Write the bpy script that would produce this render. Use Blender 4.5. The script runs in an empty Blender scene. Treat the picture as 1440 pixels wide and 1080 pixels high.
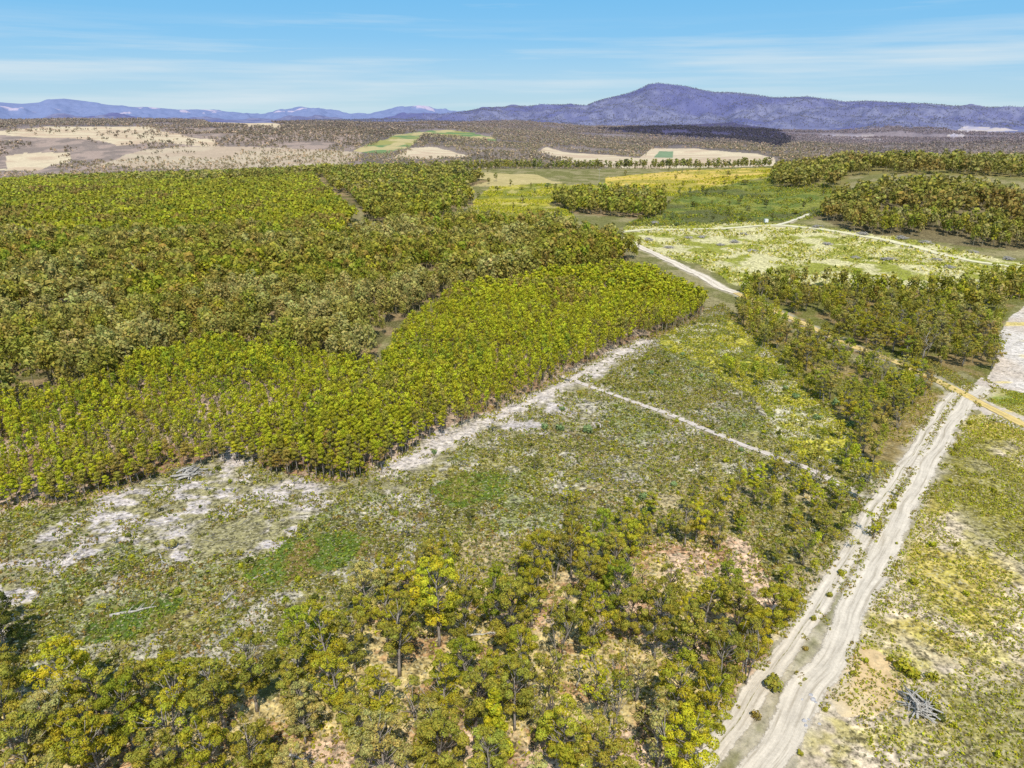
import bpy, math, random
import numpy as np
from mathutils import Vector
R = random.Random(7)
rng = np.random.default_rng(11)
scene = bpy.context.scene
COL = scene.collection

# ------------------------------------------------------------------ survey of the site
# camera 100 m above the clearing; points of the site were surveyed from the photograph
CH = 100.0; F = 991.0; HV = 150.0
PITCH = math.atan((540 - HV) / F); CP, SP = math.cos(PITCH), math.sin(PITCH)

def project(x, y, z):
    fwd = y * CP - (z - CH) * SP
    dn = -(y * SP + (z - CH) * CP)
    fwd = np.where(fwd < 1, 1, fwd)
    return 720 + F * x / fwd, 540 + F * dn / fwd

def ray(u, v):
    a = (u - 720) / F; b = (v - 540) / F
    return a, CP - b * SP, -SP - b * CP

def zat(r, v, u=720):
    a, dy, dz = ray(u, v)
    return CH + r * dz / math.hypot(a, dy)

# ------------------------------------------------------------------ noise
def _h(ix, iy, s):
    n = (ix.astype(np.int64) * 374761393 + iy.astype(np.int64) * 668265263 + s * 1442695041) & 0xffffffff
    n = ((n ^ (n >> 13)) * 1274126177) & 0xffffffff
    n = n ^ (n >> 16)
    return (n & 0xffff) / 65535.0
def vn(x, y, s=0):
    x = np.asarray(x, float); y = np.asarray(y, float)
    ix = np.floor(x); iy = np.floor(y); fx = x - ix; fy = y - iy
    fx = fx * fx * (3 - 2 * fx); fy = fy * fy * (3 - 2 * fy)
    a = _h(ix, iy, s); b = _h(ix + 1, iy, s); c = _h(ix, iy + 1, s); d = _h(ix + 1, iy + 1, s)
    return (a * (1 - fx) + b * fx) * (1 - fy) + (c * (1 - fx) + d * fx) * fy
def fbm(x, y, s=0, o=4):
    t = 0; a = 0.5; n = 0
    for k in range(o):
        t = t + a * vn(x * 2 ** k, y * 2 ** k, s + k * 17); n += a; a *= 0.5
    return t / n
def sstep(a, b, x):
    t = np.clip((x - a) / (b - a), 0, 1); return t * t * (3 - 2 * t)

# ------------------------------------------------------------------ terrain heights
UK = [-500, 0, 180, 360, 540, 720, 900, 1080, 1260, 1440, 1900]
def az_of(u, v): a, dy, dz = ray(u, v); return math.atan2(a, dy)
ROWS = [  # horizontal distance, and per key column either ('z', height) or sight line v
 (0,    [('z', 0)] * 11),
 (620,  [('z', 0)] * 11),
 (800,  [('z', 0)] * 7 + [('z', 4), ('z', 20), ('z', 22), ('z', 22)]),
 (950,  [('z', 2)] * 5 + [('z', 4), ('z', 5), ('z', 9), ('z', 36), ('z', 36), ('z', 36)]),
 (1200, [('z', -2)] * 4 + [('z', 6), ('z', 7), ('z', 8), ('z', 15), ('z', 41), ('z', 45), ('z', 45)]),
 (1400, [('z', -22)] * 4 + [('z', -12), ('z', -10), ('z', -10), ('z', -5), ('z', 18), ('z', 24), ('z', 24)]),
 (1600, [('z', -55)] * 4 + [('z', -46)] * 3 + [('z', -35), ('z', -10), ('z', 14), ('z', 14)]),
 (2000, [('z', -76)] * 4 + [('z', -60), ('z', -66), ('z', -62), ('z', -60), ('z', -50), ('z', 5), ('z', 5)]),
 (2600, [('z', -84)] * 3 + [('z', -78), 212, 219, 219, 219, ('z', -95), ('z', -70), ('z', -70)]),
 (3200, [203, 203, 201, 199, 193, 209, 210, 210, ('z', -100), ('z', -100), ('z', -100)]),
 (4000, [181, 181, 179, 178, 179, 193, 199, 203, 205, 204, 204]),
 (4800, [167, 167, 165, 170, 173, 177, 186, 195, 200, 198, 198]),
 (5500, [173, 173, 172, 175, 178, 174, 178, 187, 196, 194, 194]),
 (6500, [('z', 0)] * 5 + [('z', -40)] * 6),
 (9000, [('z', -60)] * 11),
 (15500, [('z', -70)] * 11),
 (30000, [('z', -200)] * 11),
 (60000, [('z', -520)] * 11)]
NA, NR = 240, 400
_az_keys = np.array([az_of(u, 200) for u in UK])
AZG = np.linspace(_az_keys[0], _az_keys[-1], NA)
LRG = np.linspace(math.log(80), math.log(60000), NR)
_tab = np.zeros((len(ROWS), len(UK)))
for i, (r, row) in enumerate(ROWS):
    for j, e in enumerate(row):
        _tab[i, j] = e[1] if isinstance(e, tuple) else zat(r, e, UK[j])
_t1 = np.array([np.interp(AZG, _az_keys, _tab[i]) for i in range(len(ROWS))])
_lr = np.log(np.maximum([r for r, _ in ROWS], 80.0))
TAB = np.array([np.interp(LRG, _lr, _t1[:, j]) for j in range(NA)]).T
def blur(A, n, ax):
    k = np.ones(n) / n
    P = np.pad(A, [(n // 2, n // 2) if q == ax else (0, 0) for q in range(2)], mode='edge')
    return np.apply_along_axis(lambda m: np.convolve(m, k, 'valid'), ax, P)
for _ in range(2): TAB = blur(TAB, 7, 0); TAB = blur(TAB, 13, 1)
def bil(az, lr):
    a = np.clip((az - AZG[0]) / (AZG[1] - AZG[0]), 0, NA - 1.001); b = np.clip((lr - LRG[0]) / (LRG[1] - LRG[0]), 0, NR - 1.001)
    i = a.astype(int); j = b.astype(int); fa = a - i; fb = b - j
    return (TAB[j, i] * (1 - fa) + TAB[j, i + 1] * fa) * (1 - fb) + (TAB[j + 1, i] * (1 - fa) + TAB[j + 1, i + 1] * fa) * fb
SKY_R = [(-500,190),(420,190),(500,180),(600,166),(640,159),(670,155),(700,151),(740,149),(800,147),(825,149),(835,144),(860,137),(885,131),(900,125),(912,119),(925,117),(945,119),(962,121),(985,126),(1005,130),(1030,130),(1060,133),(1085,137),(1110,137),(1135,136),(1160,139),(1190,143),(1220,142),(1260,144),(1300,146),(1340,149),(1380,150),(1440,153),(1900,158)]
SKY_L = [(-500,150),(0,144),(30,146),(55,144),(65,140),(90,138.5),(120,142),(150,147),(190,151),(215,151),(250,154),(290,154),(330,158),(365,162),(395,156),(425,151),(450,153),(485,160),(510,163),(530,158),(550,153),(570,150),(588,149),(605,151),(630,157),(660,161),(720,165),(1900,185)]
def ridge(az, r, sky, rc, wf, wb, seed):
    ak = np.array([az_of(u, v) for u, v in sky]); zk = np.array([zat(rc, v, u) for u, v in sky])
    zc = np.interp(az, ak, zk) + 60
    x = az * rc
    wob = (fbm(x / 900, r / 2500, seed, 4) - .5)
    wfe = wf * (1 + 0.9 * wob)
    f = np.where(r < rc, 1 - np.clip((rc - r) / wfe, 0, 1), 1 - np.clip((r - rc) / wb, 0, 1))
    f = f * f * (3 - 2 * f) * .55 + f * .45
    rav = (fbm(x / 350, r / 420, seed + 5, 4) - .5) * 210 * np.clip((1 - f) * 4, 0, 1) * np.clip(f * 3, 0, 1)
    return -60 + zc * f + rav - 600 * sstep(rc + wb * .9, rc + wb * 1.6, r)
def H(x, y):
    x = np.asarray(x, float); y = np.asarray(y, float)
    r = np.sqrt(x * x + y * y) + 1e-6; az = np.arctan2(x, y)
    z = bil(az, np.log(np.maximum(r, 80.0)))
    z = z + (fbm(x / 95, y / 95, 3, 3) - .5) * 2.2 * sstep(60, 200, r)
    z = z + (fbm(x / 560, y / 560, 9, 4) - .5) * 50 * sstep(1600, 3200, r)
    a = ridge(az, r, SKY_R, 9000.0, 3600.0, 3000.0, 31)
    b = ridge(az, r, SKY_L, 14000.0, 4500.0, 3000.0, 41)
    return np.where(r > 5200, np.maximum(z, np.maximum(a, b)), z)
def ground_pt(u, v):                                # where the sight line meets the ground
    a, dy, dz = ray(u, v); s = np.geomspace(60, 20000, 700)
    for _ in range(3):
        g = H(a * s, dy * s); below = CH + dz * s < g
        k = int(np.argmax(below)) if below.any() else len(s) - 1
        s = np.linspace(s[max(k - 1, 0)], s[k], 60)
    t = s[-1]; return float(a * t), float(dy * t), float(H(a * t, dy * t))

# ------------------------------------------------------------------ land-use zones (surveyed outlines)
def inpoly(u, v, P):
    c = np.zeros(u.shape, bool); n = len(P); j = n - 1
    for i in range(n):
        xi, yi = P[i]; xj, yj = P[j]
        if yi != yj:
            m = ((yi > v) != (yj > v)) & (u < (xj - xi) * (v - yi) / (yj - yi) + xi); c ^= m
        j = i
    return c
ZP = dict(
 plant=[(-300,766),(0,718),(110,706),(230,674),(300,655),(340,654),(385,668),(470,684),(545,662),(600,622),(700,584),(765,553),(850,503),(900,484),(945,465),(985,446),(992,434),(960,414),(905,389),(872,384),(760,400),(650,420),(610,440),(577,464),(555,492),(532,535),(400,512),(290,495),(220,515),(150,555),(0,575),(-300,590)],
 wood1=[(-300,590),(0,575),(150,555),(220,515),(290,495),(400,505),(515,528),(536,486),(560,455),(600,430),(640,416),(760,396),(872,380),(893,362),(850,342),(770,325),(640,318),(560,330),(480,345),(380,335),(250,345),(0,345),(-300,345)],
 plant2=[(-300,345),(0,345),(250,345),(380,335),(480,345),(505,300),(480,290),(440,255),(380,262),(300,266),(200,268),(0,262),(-300,262)],
 wood2=[(-300,262),(0,262),(200,268),(300,262),(345,256),(440,252),(455,262),(505,295),(520,312),(560,318),(640,300),(668,288),(655,265),(690,254),(640,247),(600,243),(520,243),(300,245),(0,247),(-300,247)],
 clump=[(772,285),(800,278),(860,274),(925,280),(928,300),(905,308),(850,304),(800,300)],
 hill=[(1150,306),(1175,318),(1215,328),(1300,338),(1360,346),(1440,352),(1900,360),(1900,330),(1440,288),(1390,272),(1335,262),(1290,262),(1240,268),(1190,280),(1165,292)],
 treeline=[(1088,262),(1130,266),(1180,266),(1185,262),(1192,248),(1240,244),(1330,246),(1440,250),(1900,256),(1900,240),(1440,236),(1300,228),(1190,228),(1092,244)],
 midwood=[(1042,425),(1060,436),(1100,448),(1160,478),(1215,502),(1290,512),(1325,525),(1352,520),(1390,538),(1402,505),(1396,470),(1412,448),(1440,425),(1900,430),(1900,400),(1440,392),(1350,410),(1200,405),(1110,398),(1060,402)],
 strip=[(1030,445),(1060,478),(1100,510),(1140,560),(1180,590),(1215,640),(1230,690),(1255,690),(1290,625),(1312,595),(1328,558),(1315,545),(1260,530),(1200,510),(1140,478),(1090,452),(1050,432)],
 fore=[(-400,1010),(-100,1000),(0,1000),(70,990),(150,1000),(260,990),(340,960),(385,985),(430,930),(470,900),(530,840),(570,815),(640,800),(700,830),(760,825),(800,790),(880,775),(960,755),(1010,745),(1060,770),(1110,850),(1100,890),(1065,940),(1015,990),(975,1050),(930,1110),(860,1400),(-400,1400)],
 trans=[(560,830),(620,760),(760,750),(860,745),(900,700),(960,690),(1040,680),(1110,675),(1200,700),(1215,730),(1195,770),(1160,830),(1110,850),(1060,790),(960,770),(800,800),(760,850),(700,850)],
 debris=[(-60,830),(0,790),(60,745),(130,705),(225,665),(300,642),(335,630),(375,660),(470,680),(545,655),(600,612),(700,578),(765,547),(850,497),(905,478),(925,485),(850,530),(800,560),(850,600),(760,610),(690,620),(640,640),(600,665),(560,700),(520,690),(430,730),(400,770),(330,790),(240,790),(180,760),(90,800),(40,850),(0,920),(-60,920)],
 clear=[(-300,1010),(-300,760),(0,712),(300,650),(545,655),(850,497),(1000,430),(1020,425),(1100,510),(1215,640),(1250,700),(1195,780),(1110,850),(1000,760),(800,800),(640,820),(540,850),(430,930),(340,960),(150,1000)],
 pale=[(880,318),(960,318),(1060,312),(1140,318),(1250,332),(1400,362),(1500,380),(1440,395),(1350,405),(1200,402),(1080,395),(1040,402),(980,372),(900,352),(870,345)],
 gold=[(690,262),(760,258),(860,262),(960,258),(1060,240),(1100,238),(1090,248),(1010,262),(960,276),(900,276),(820,290),(760,330),(700,312),(660,300),(668,280)],
 goldn=[(850,250),(960,240),(1080,236),(1100,240),(1040,250),(1000,262),(950,272),(850,268)],
 green=[(930,290),(960,272),(1010,262),(1090,250),(1180,262),(1170,290),(1150,306),(1120,312),(1060,312),(960,318),(880,318),(900,308)],
 dryf=[(560,250),(640,244),(690,243),(760,246),(790,258),(700,262),(640,262),(560,262)],
 grass=[(1440,590),(1390,575),(1365,585),(1330,650),(1290,720),(1245,800),(1205,880),(1180,930),(1150,960),(1120,1060),(1100,1120),(1080,1400),(1900,1400),(1900,600)],
 sandy=[(1180,930),(1215,905),(1260,930),(1265,985),(1235,1010),(1180,1010),(1160,975)],
 pan=[(1340,545),(1375,540),(1400,510),(1400,470),(1420,448),(1460,425),(1900,440),(1900,640),(1440,605),(1395,590),(1370,575),(1350,580)],
 pang=[(1380,560),(1400,545),(1440,553),(1900,570),(1900,600),(1440,585)],
 yel1=[(985,455),(1040,450),(1130,520),(1200,610),(1210,660),(1120,640),(1060,560),(1000,520),(930,490),(920,470)],
 lush=[(130,870),(200,838),(255,845),(240,880),(190,900),(120,900)],
 lush2=[(340,810),(400,760),(480,745),(530,760),(480,800),(420,815),(350,830)],
 lush3=[(600,690),(650,665),(720,665),(700,700),(640,715)],
 f1=[(505,212),(560,190),(620,182),(690,190),(700,199),(600,190),(585,207),(545,216)],
 f2=[(560,222),(585,208),(620,206),(665,220),(600,224)],
 f3=[(880,240),(750,214),(760,207),(830,216),(900,222),(920,209),(980,209),(1060,216),(1095,222),(1100,238),(1000,240)],
 f4=[(-200,186),(0,184),(60,178),(200,178),(235,186),(305,196),(310,206),(230,200),(150,206),(120,196),(0,190)],
 f5=[(285,169),(375,170),(405,178),(390,180),(290,175)],
 f6=[(-200,240),(0,238),(0,220),(60,214),(88,214),(90,228),(60,240)],
 f7=[(120,234),(170,218),(250,206),(310,205),(440,210),(520,214),(480,232),(300,238),(200,236)],
 f8=[(1320,190),(1365,178),(1410,180),(1420,184),(1370,186),(1340,193)],
 f9=[(1140,196),(1170,188),(1200,191),(1240,195),(1240,198),(1170,197)],
 f10=[(925,222),(930,213),(945,213),(945,222)],
 shad=[(840,182),(960,176),(1030,172),(1090,182),(1122,198),(1095,208),(1030,198),(900,190)],  # no land use: hillside shadow, painted dark into ground and trees
)
def zones(x, y, z=None, warp=1.0):
    if z is None: z = H(x, y)
    u, v = project(x, y, z)
    if warp:
        d = np.sqrt(x * x + y * y) + 1
        px = F / np.sqrt(d * d + 1e4); w = np.clip(d / 60, 3, 60) * warp * (1 + 1.2 * (d > 1500))
        dx = (fbm(x / w, y / w, 77, 4) - .5) * w * 1.3; dy = (fbm(x / w, y / w, 99, 4) - .5) * w * 1.3
        u, v = project(x + dx, y + dy, z)
    return {k: inpoly(u, v, P) for k, P in ZP.items()}, u, v

def lin(r, g, b, k=1.22):
    f = lambda c: ((c / 255 + .055) / 1.055) ** 2.4 if c > 10 else c / 255 / 12.92
    return np.array([f(r), f(g), f(b)]) / k

# ------------------------------------------------------------------ tracks (surveyed centre lines)
TRACKS = [
 ('dirt_track', [(925,1150),(990,1075),(1045,1010),(1100,925),(1150,850),(1192,780),(1218,735),(1248,690),(1283,640),(1312,595),(1332,566),(1350,548)], 4.4, lin(214,201,182), 'l'),
 ('dirt_track', [(1030,1150),(1085,1060),(1135,985),(1172,915),(1205,850),(1236,785),(1262,730),(1292,680),(1318,630),(1340,590),(1362,560),(1385,545)], 6.2, lin(214,201,182), 'r'),
 ('gravel_road', [(1700,700),(1560,648),(1440,598),(1400,578),(1345,548),(1300,528),(1258,508),(1235,500),(1200,488),(1150,464),(1100,442),(1060,424),(1035,412)], 4.4, lin(218,190,122), 'y'),
 ('dirt_track', [(1035,412),(1015,405),(985,388),(940,366),(905,350),(888,342)], 7.0, lin(226,212,192), 'p'),
 ('footpath', [(792,530),(830,544),(870,558),(900,569),(940,583),(980,600),(1020,616),(1060,632),(1100,646),(1140,660),(1170,676),(1200,690)], 2.3, lin(214,200,188), 'f'),
 ('dirt_track', [(878,326),(915,323),(960,323),(1010,322),(1060,318),(1085,317),(1110,318),(1150,322),(1200,330),(1240,337),(1280,346),(1320,357),(1370,368),(1440,377),(1560,400)], 6.0, lin(226,218,178), 'p'),
 ('footpath', [(1092,317),(1108,313),(1122,308),(1138,301)], 4.0, lin(226,218,190), 'p'),
 ('dirt_track', [(556,656),(610,630),(660,606),(710,582),(760,558),(810,530),(855,507),(905,480)], 3, lin(206,192,180), 's'),
]
def resample(P, step):
    P = np.array(P); d = np.r_[0, np.cumsum(np.linalg.norm(np.diff(P, axis=0), axis=1))]
    n = max(int(d[-1] / step), 4); t = np.linspace(0, d[-1], n)
    q = np.c_[np.interp(t, d, P[:, 0]), np.interp(t, d, P[:, 1])]
    for _ in range(4): q[1:-1] = (q[:-2] + q[1:-1] * 2 + q[2:]) / 4
    return q
TL = []
for nm, pts, w, c, k in TRACKS:
    W = [ground_pt(u, v)[:2] for u, v in pts]
    TL.append((nm, resample(W, 2.0), w, c, k))
def track_dist(x, y):
    d = np.full(x.shape, 1e9)
    for nm, q, w, c, k in TL:
        lo = q.min(0) - 15; hi = q.max(0) + 15
        m = (x > lo[0]) & (x < hi[0]) & (y > lo[1]) & (y < hi[1]); idx = np.nonzero(m)
        if len(idx[0]) == 0: continue
        px = x[idx]; py = y[idx]; best = np.full(px.shape, 1e9)
        for s in range(0, len(px), 20000):
            sl = slice(s, s + 20000)
            best[sl] = np.sqrt(((px[sl, None] - q[None, ::2, 0]) ** 2 + (py[sl, None] - q[None, ::2, 1]) ** 2).min(1))
        d[idx] = np.minimum(d[idx], best - w / 2)
    return d

# ------------------------------------------------------------------ mesh helpers
def mesh_np(name, V, Fq, mat, col=None, extra=None, smooth=False):
    me = bpy.data.meshes.new(name)
    nv = len(V); nf = len(Fq); k = Fq.shape[1]
    me.vertices.add(nv); me.vertices.foreach_set('co', np.ascontiguousarray(V, np.float32).ravel())
    me.loops.add(nf * k); me.loops.foreach_set('vertex_index', np.ascontiguousarray(Fq, np.int32).ravel())
    me.polygons.add(nf); me.polygons.foreach_set('loop_start', np.arange(nf, dtype=np.int32) * k)
    me.polygons.foreach_set('loop_total', np.full(nf, k, np.int32))
    me.polygons.foreach_set('use_smooth', np.full(nf, smooth))
    me.update(calc_edges=True)
    if col is not None:
        a = me.color_attributes.new('Col', 'FLOAT_COLOR', 'POINT')
        c = np.ones((nv, 4), np.float32); c[:, :3] = col; a.data.foreach_set('color', c.ravel())
    for n, arr in (extra or {}).items():
        a = me.attributes.new(n, 'FLOAT', 'POINT'); a.data.foreach_set('value', np.ascontiguousarray(arr, np.float32))
    me.materials.append(mat); return me
def link(name, me, parent=None, **props):
    o = bpy.data.objects.new(name, me); COL.objects.link(o)
    if parent: o.parent = parent
    for k, v in props.items(): o[k] = v
    return o
def empty(name, loc, rz=0, **props):
    o = bpy.data.objects.new(name, None); o.location = loc; o.rotation_euler = (0, 0, rz); o.empty_display_size = .5
    COL.objects.link(o)
    for k, v in props.items(): o[k] = v
    return o

# ------------------------------------------------------------------ materials
def newmat(name):
    m = bpy.data.materials.new(name); m.use_nodes = True; nt = m.node_tree; nt.nodes.clear()
    return m, nt, nt.nodes, nt.links
def N(nt, typ, **kw):
    n = nt.nodes.new(typ)
    for k, v in kw.items():
        if k in n.inputs: n.inputs[k].default_value = v
        else: setattr(n, k, v)
    return n
def mixc(nt, f, a, b, mode='MIX'):
    n = nt.nodes.new('ShaderNodeMix'); n.data_type = 'RGBA'; n.blend_type = mode
    for s, val in ((0, f), (6, a), (7, b)):
        if hasattr(val, 'links') or hasattr(val, 'is_linked'): nt.links.new(val, n.inputs[s])
        elif s == 0: n.inputs[0].default_value = val
        else: n.inputs[s].default_value = (*val, 1)
    return n.outputs[2]
def mth(nt, op, a, b=None, c=None, clamp=False):
    n = nt.nodes.new('ShaderNodeMath'); n.operation = op; n.use_clamp = clamp
    for i, val in enumerate((a, b, c)):
        if val is None: continue
        if hasattr(val, 'is_linked'): nt.links.new(val, n.inputs[i])
        else: n.inputs[i].default_value = val
    return n.outputs[0]
def scalec(nt, colr, f):
    n = nt.nodes.new('ShaderNodeVectorMath'); n.operation = 'SCALE'
    nt.links.new(colr, n.inputs[0]); nt.links.new(f, n.inputs['Scale']); return n.outputs[0]
def noise(nt, vec, scale, detail=4, rough=.6):
    n = nt.nodes.new('ShaderNodeTexNoise'); n.inputs['Scale'].default_value = scale
    n.inputs['Detail'].default_value = detail; n.inputs['Roughness'].default_value = rough
    nt.links.new(vec, n.inputs['Vector']); return n.outputs[0]

def foliage_mat():
    m, nt, nd, lk = newmat('foliage')
    a = N(nt, 'ShaderNodeAttribute', attribute_name='Col'); oi = N(nt, 'ShaderNodeObjectInfo')
    c = mixc(nt, 1.0, mixc(nt, 1.0, a.outputs['Color'], oi.outputs['Color'], 'MULTIPLY'), (2.85, 2.56, 1.5), 'MULTIPLY')
    d = N(nt, 'ShaderNodeBsdfDiffuse'); t = N(nt, 'ShaderNodeBsdfTranslucent'); s = N(nt, 'ShaderNodeMixShader'); s.inputs[0].default_value = .32
    o = N(nt, 'ShaderNodeOutputMaterial')
    lk.new(c, d.inputs[0]); lk.new(c, t.inputs[0]); lk.new(d.outputs[0], s.inputs[1]); lk.new(t.outputs[0], s.inputs[2]); lk.new(s.outputs[0], o.inputs[0])
    return m
def bark_mat(name, c1, c2, sc=6):
    m, nt, nd, lk = newmat(name)
    g = N(nt, 'ShaderNodeTexCoord'); mp = N(nt, 'ShaderNodeMapping'); mp.inputs['Scale'].default_value = (1, 1, .25)
    lk.new(g.outputs['Object'], mp.inputs[0])
    n = noise(nt, mp.outputs[0], sc, 4)
    c = mixc(nt, mth(nt, 'MULTIPLY_ADD', n, 3, -1, clamp=True), c1, c2)
    d = N(nt, 'ShaderNodeBsdfDiffuse'); o = N(nt, 'ShaderNodeOutputMaterial'); lk.new(c, d.inputs[0]); lk.new(d.outputs[0], o.inputs[0])
    return m
def ground_mat():
    m, nt, nd, lk = newmat('ground')
    a = N(nt, 'ShaderNodeAttribute', attribute_name='Col'); sp = N(nt, 'ShaderNodeAttribute', attribute_name='spk'); db = N(nt, 'ShaderNodeAttribute', attribute_name='deb')
    g = N(nt, 'ShaderNodeTexCoord'); P = g.outputs['Object']
    n1 = noise(nt, P, .9, 4, .7); n2 = noise(nt, P, .12, 4); n3 = noise(nt, P, .02, 5, .7); n4 = noise(nt, P, .42, 3, .6)
    w = mth(nt, 'ADD', mth(nt, 'SUBTRACT', n1, .5), mth(nt, 'MULTIPLY', mth(nt, 'SUBTRACT', n4, .5), .8))
    f = mth(nt, 'MULTIPLY_ADD', w, mth(nt, 'MULTIPLY', sp.outputs['Fac'], 3.6), 1.0)
    f = mth(nt, 'ADD', f, mth(nt, 'MULTIPLY', mth(nt, 'SUBTRACT', n2, .5), .6))
    f = mth(nt, 'ADD', f, mth(nt, 'MULTIPLY', mth(nt, 'SUBTRACT', n3, .5), .35))
    f = mth(nt, 'MAXIMUM', f, .25)
    c = scalec(nt, a.outputs['Color'], f)
    # straw coloured and dark flecks of low growth
    fl = noise(nt, P, 1.5, 2, .5); fd = noise(nt, P, 1.1, 2, .5)
    k = mth(nt, 'MULTIPLY', mth(nt, 'MULTIPLY', mth(nt, 'SUBTRACT', fl, .57), 12, clamp=True), mth(nt, 'MULTIPLY', sp.outputs['Fac'], .8))
    c = mixc(nt, k, c, (.46, .40, .24))
    k = mth(nt, 'MULTIPLY', mth(nt, 'MULTIPLY', mth(nt, 'SUBTRACT', fd, .57), 12, clamp=True), mth(nt, 'MULTIPLY', sp.outputs['Fac'], .75))
    c = mixc(nt, k, c, (.06, .055, .025))
    # pale sticks and bleached litter
    mp = N(nt, 'ShaderNodeMapping'); mp.inputs['Rotation'].default_value = (0, 0, -.75); mp.inputs['Scale'].default_value = (.35, 1.5, 1); lk.new(P, mp.inputs[0])
    s1 = noise(nt, mp.outputs[0], 1.6, 6, .8)
    mp2 = N(nt, 'ShaderNodeMapping'); mp2.inputs['Rotation'].default_value = (0, 0, .6); mp2.inputs['Scale'].default_value = (.4, 1.6, 1); lk.new(P, mp2.inputs[0])
    s2 = noise(nt, mp2.outputs[0], 1.9, 6, .8)
    s = mth(nt, 'MAXIMUM', s1, s2)
    k = mth(nt, 'MULTIPLY', mth(nt, 'SUBTRACT', s, mth(nt, 'SUBTRACT', .74, mth(nt, 'MULTIPLY', db.outputs['Fac'], .22))), 12, clamp=True)
    c = mixc(nt, k, c, (.52, .47, .46))
    d = N(nt, 'ShaderNodeBsdfDiffuse'); lk.new(c, d.inputs[0])
    b = N(nt, 'ShaderNodeBump'); b.inputs['Strength'].default_value = .35; b.inputs['Distance'].default_value = .5; lk.new(n1, b.inputs['Height']); lk.new(b.outputs[0], d.inputs['Normal'])
    o = N(nt, 'ShaderNodeOutputMaterial'); lk.new(d.outputs[0], o.inputs[0])
    return m
def track_mat():
    m, nt, nd, lk = newmat('track_dirt')
    a = N(nt, 'ShaderNodeAttribute', attribute_name='Col'); e = N(nt, 'ShaderNodeAttribute', attribute_name='side'); gr = N(nt, 'ShaderNodeAttribute', attribute_name='grs')
    g = N(nt, 'ShaderNodeTexCoord'); P = g.outputs['Object']
    n1 = noise(nt, P, 1.5, 6, .75); n2 = noise(nt, P, .25, 5, .7)
    f = mth(nt, 'ADD', mth(nt, 'MULTIPLY', mth(nt, 'SUBTRACT', n1, .5), .7), mth(nt, 'MULTIPLY_ADD', mth(nt, 'SUBTRACT', n2, .5), .55, 1.0))
    la = N(nt, 'ShaderNodeAttribute', attribute_name='lat'); lo = N(nt, 'ShaderNodeAttribute', attribute_name='lon'); cx = N(nt, 'ShaderNodeCombineXYZ')
    lk.new(mth(nt, 'MULTIPLY', la.outputs['Fac'], 1.7), cx.inputs[0]); lk.new(mth(nt, 'MULTIPLY', lo.outputs['Fac'], .05), cx.inputs[1])
    stk = noise(nt, cx.outputs[0], 1.0, 5, .65); f = mth(nt, 'ADD', f, mth(nt, 'MULTIPLY', mth(nt, 'SUBTRACT', stk, .5), 1.1))
    c = scalec(nt, a.outputs['Color'], f)
    c = mixc(nt, mth(nt, 'MULTIPLY', mth(nt, 'SUBTRACT', .47, stk), 5, clamp=True), c, (.34, .28, .20))
    k = mth(nt, 'MULTIPLY', mth(nt, 'SUBTRACT', mth(nt, 'MULTIPLY', gr.outputs['Fac'], mth(nt, 'ADD', n2, mth(nt, 'MULTIPLY', n1, .6))), .74), 5, clamp=True)
    c = mixc(nt, k, c, (.22, .19, .08))
    d = N(nt, 'ShaderNodeBsdfDiffuse'); lk.new(c, d.inputs[0])
    t = N(nt, 'ShaderNodeBsdfTransparent'); mx = N(nt, 'ShaderNodeMixShader')
    al = mth(nt, 'MULTIPLY', mth(nt, 'SUBTRACT', mth(nt, 'ADD', mth(nt, 'MULTIPLY', n2, 1.0), mth(nt, 'MULTIPLY', n1, .7)), mth(nt, 'ADD', mth(nt, 'MULTIPLY', e.outputs['Fac'], 1.0), .35)), 5, clamp=True)
    lk.new(al, mx.inputs[0]); lk.new(t.outputs[0], mx.inputs[1]); lk.new(d.outputs[0], mx.inputs[2])
    o = N(nt, 'ShaderNodeOutputMaterial'); lk.new(mx.outputs[0], o.inputs[0])
    return m
MF = foliage_mat(); MG = ground_mat(); MT = track_mat()
BK_PALE = bark_mat('pale_bark', (.42, .38, .34), (.20, .16, .13)); BK_DARK = bark_mat('brown_bark', (.24, .20, .17), (.10, .08, .07))
DEADW = bark_mat('weathered_wood', (.52, .48, .43), (.26, .24, .21)); CHAR = bark_mat('charred_wood', (.10, .09, .11), (.03, .03, .04))
ROCK = bark_mat('stone', (.5, .48, .48), (.3, .29, .3), 3); WHITE = bark_mat('white_paint', (.8, .8, .8), (.7, .7, .7), 2)

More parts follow.
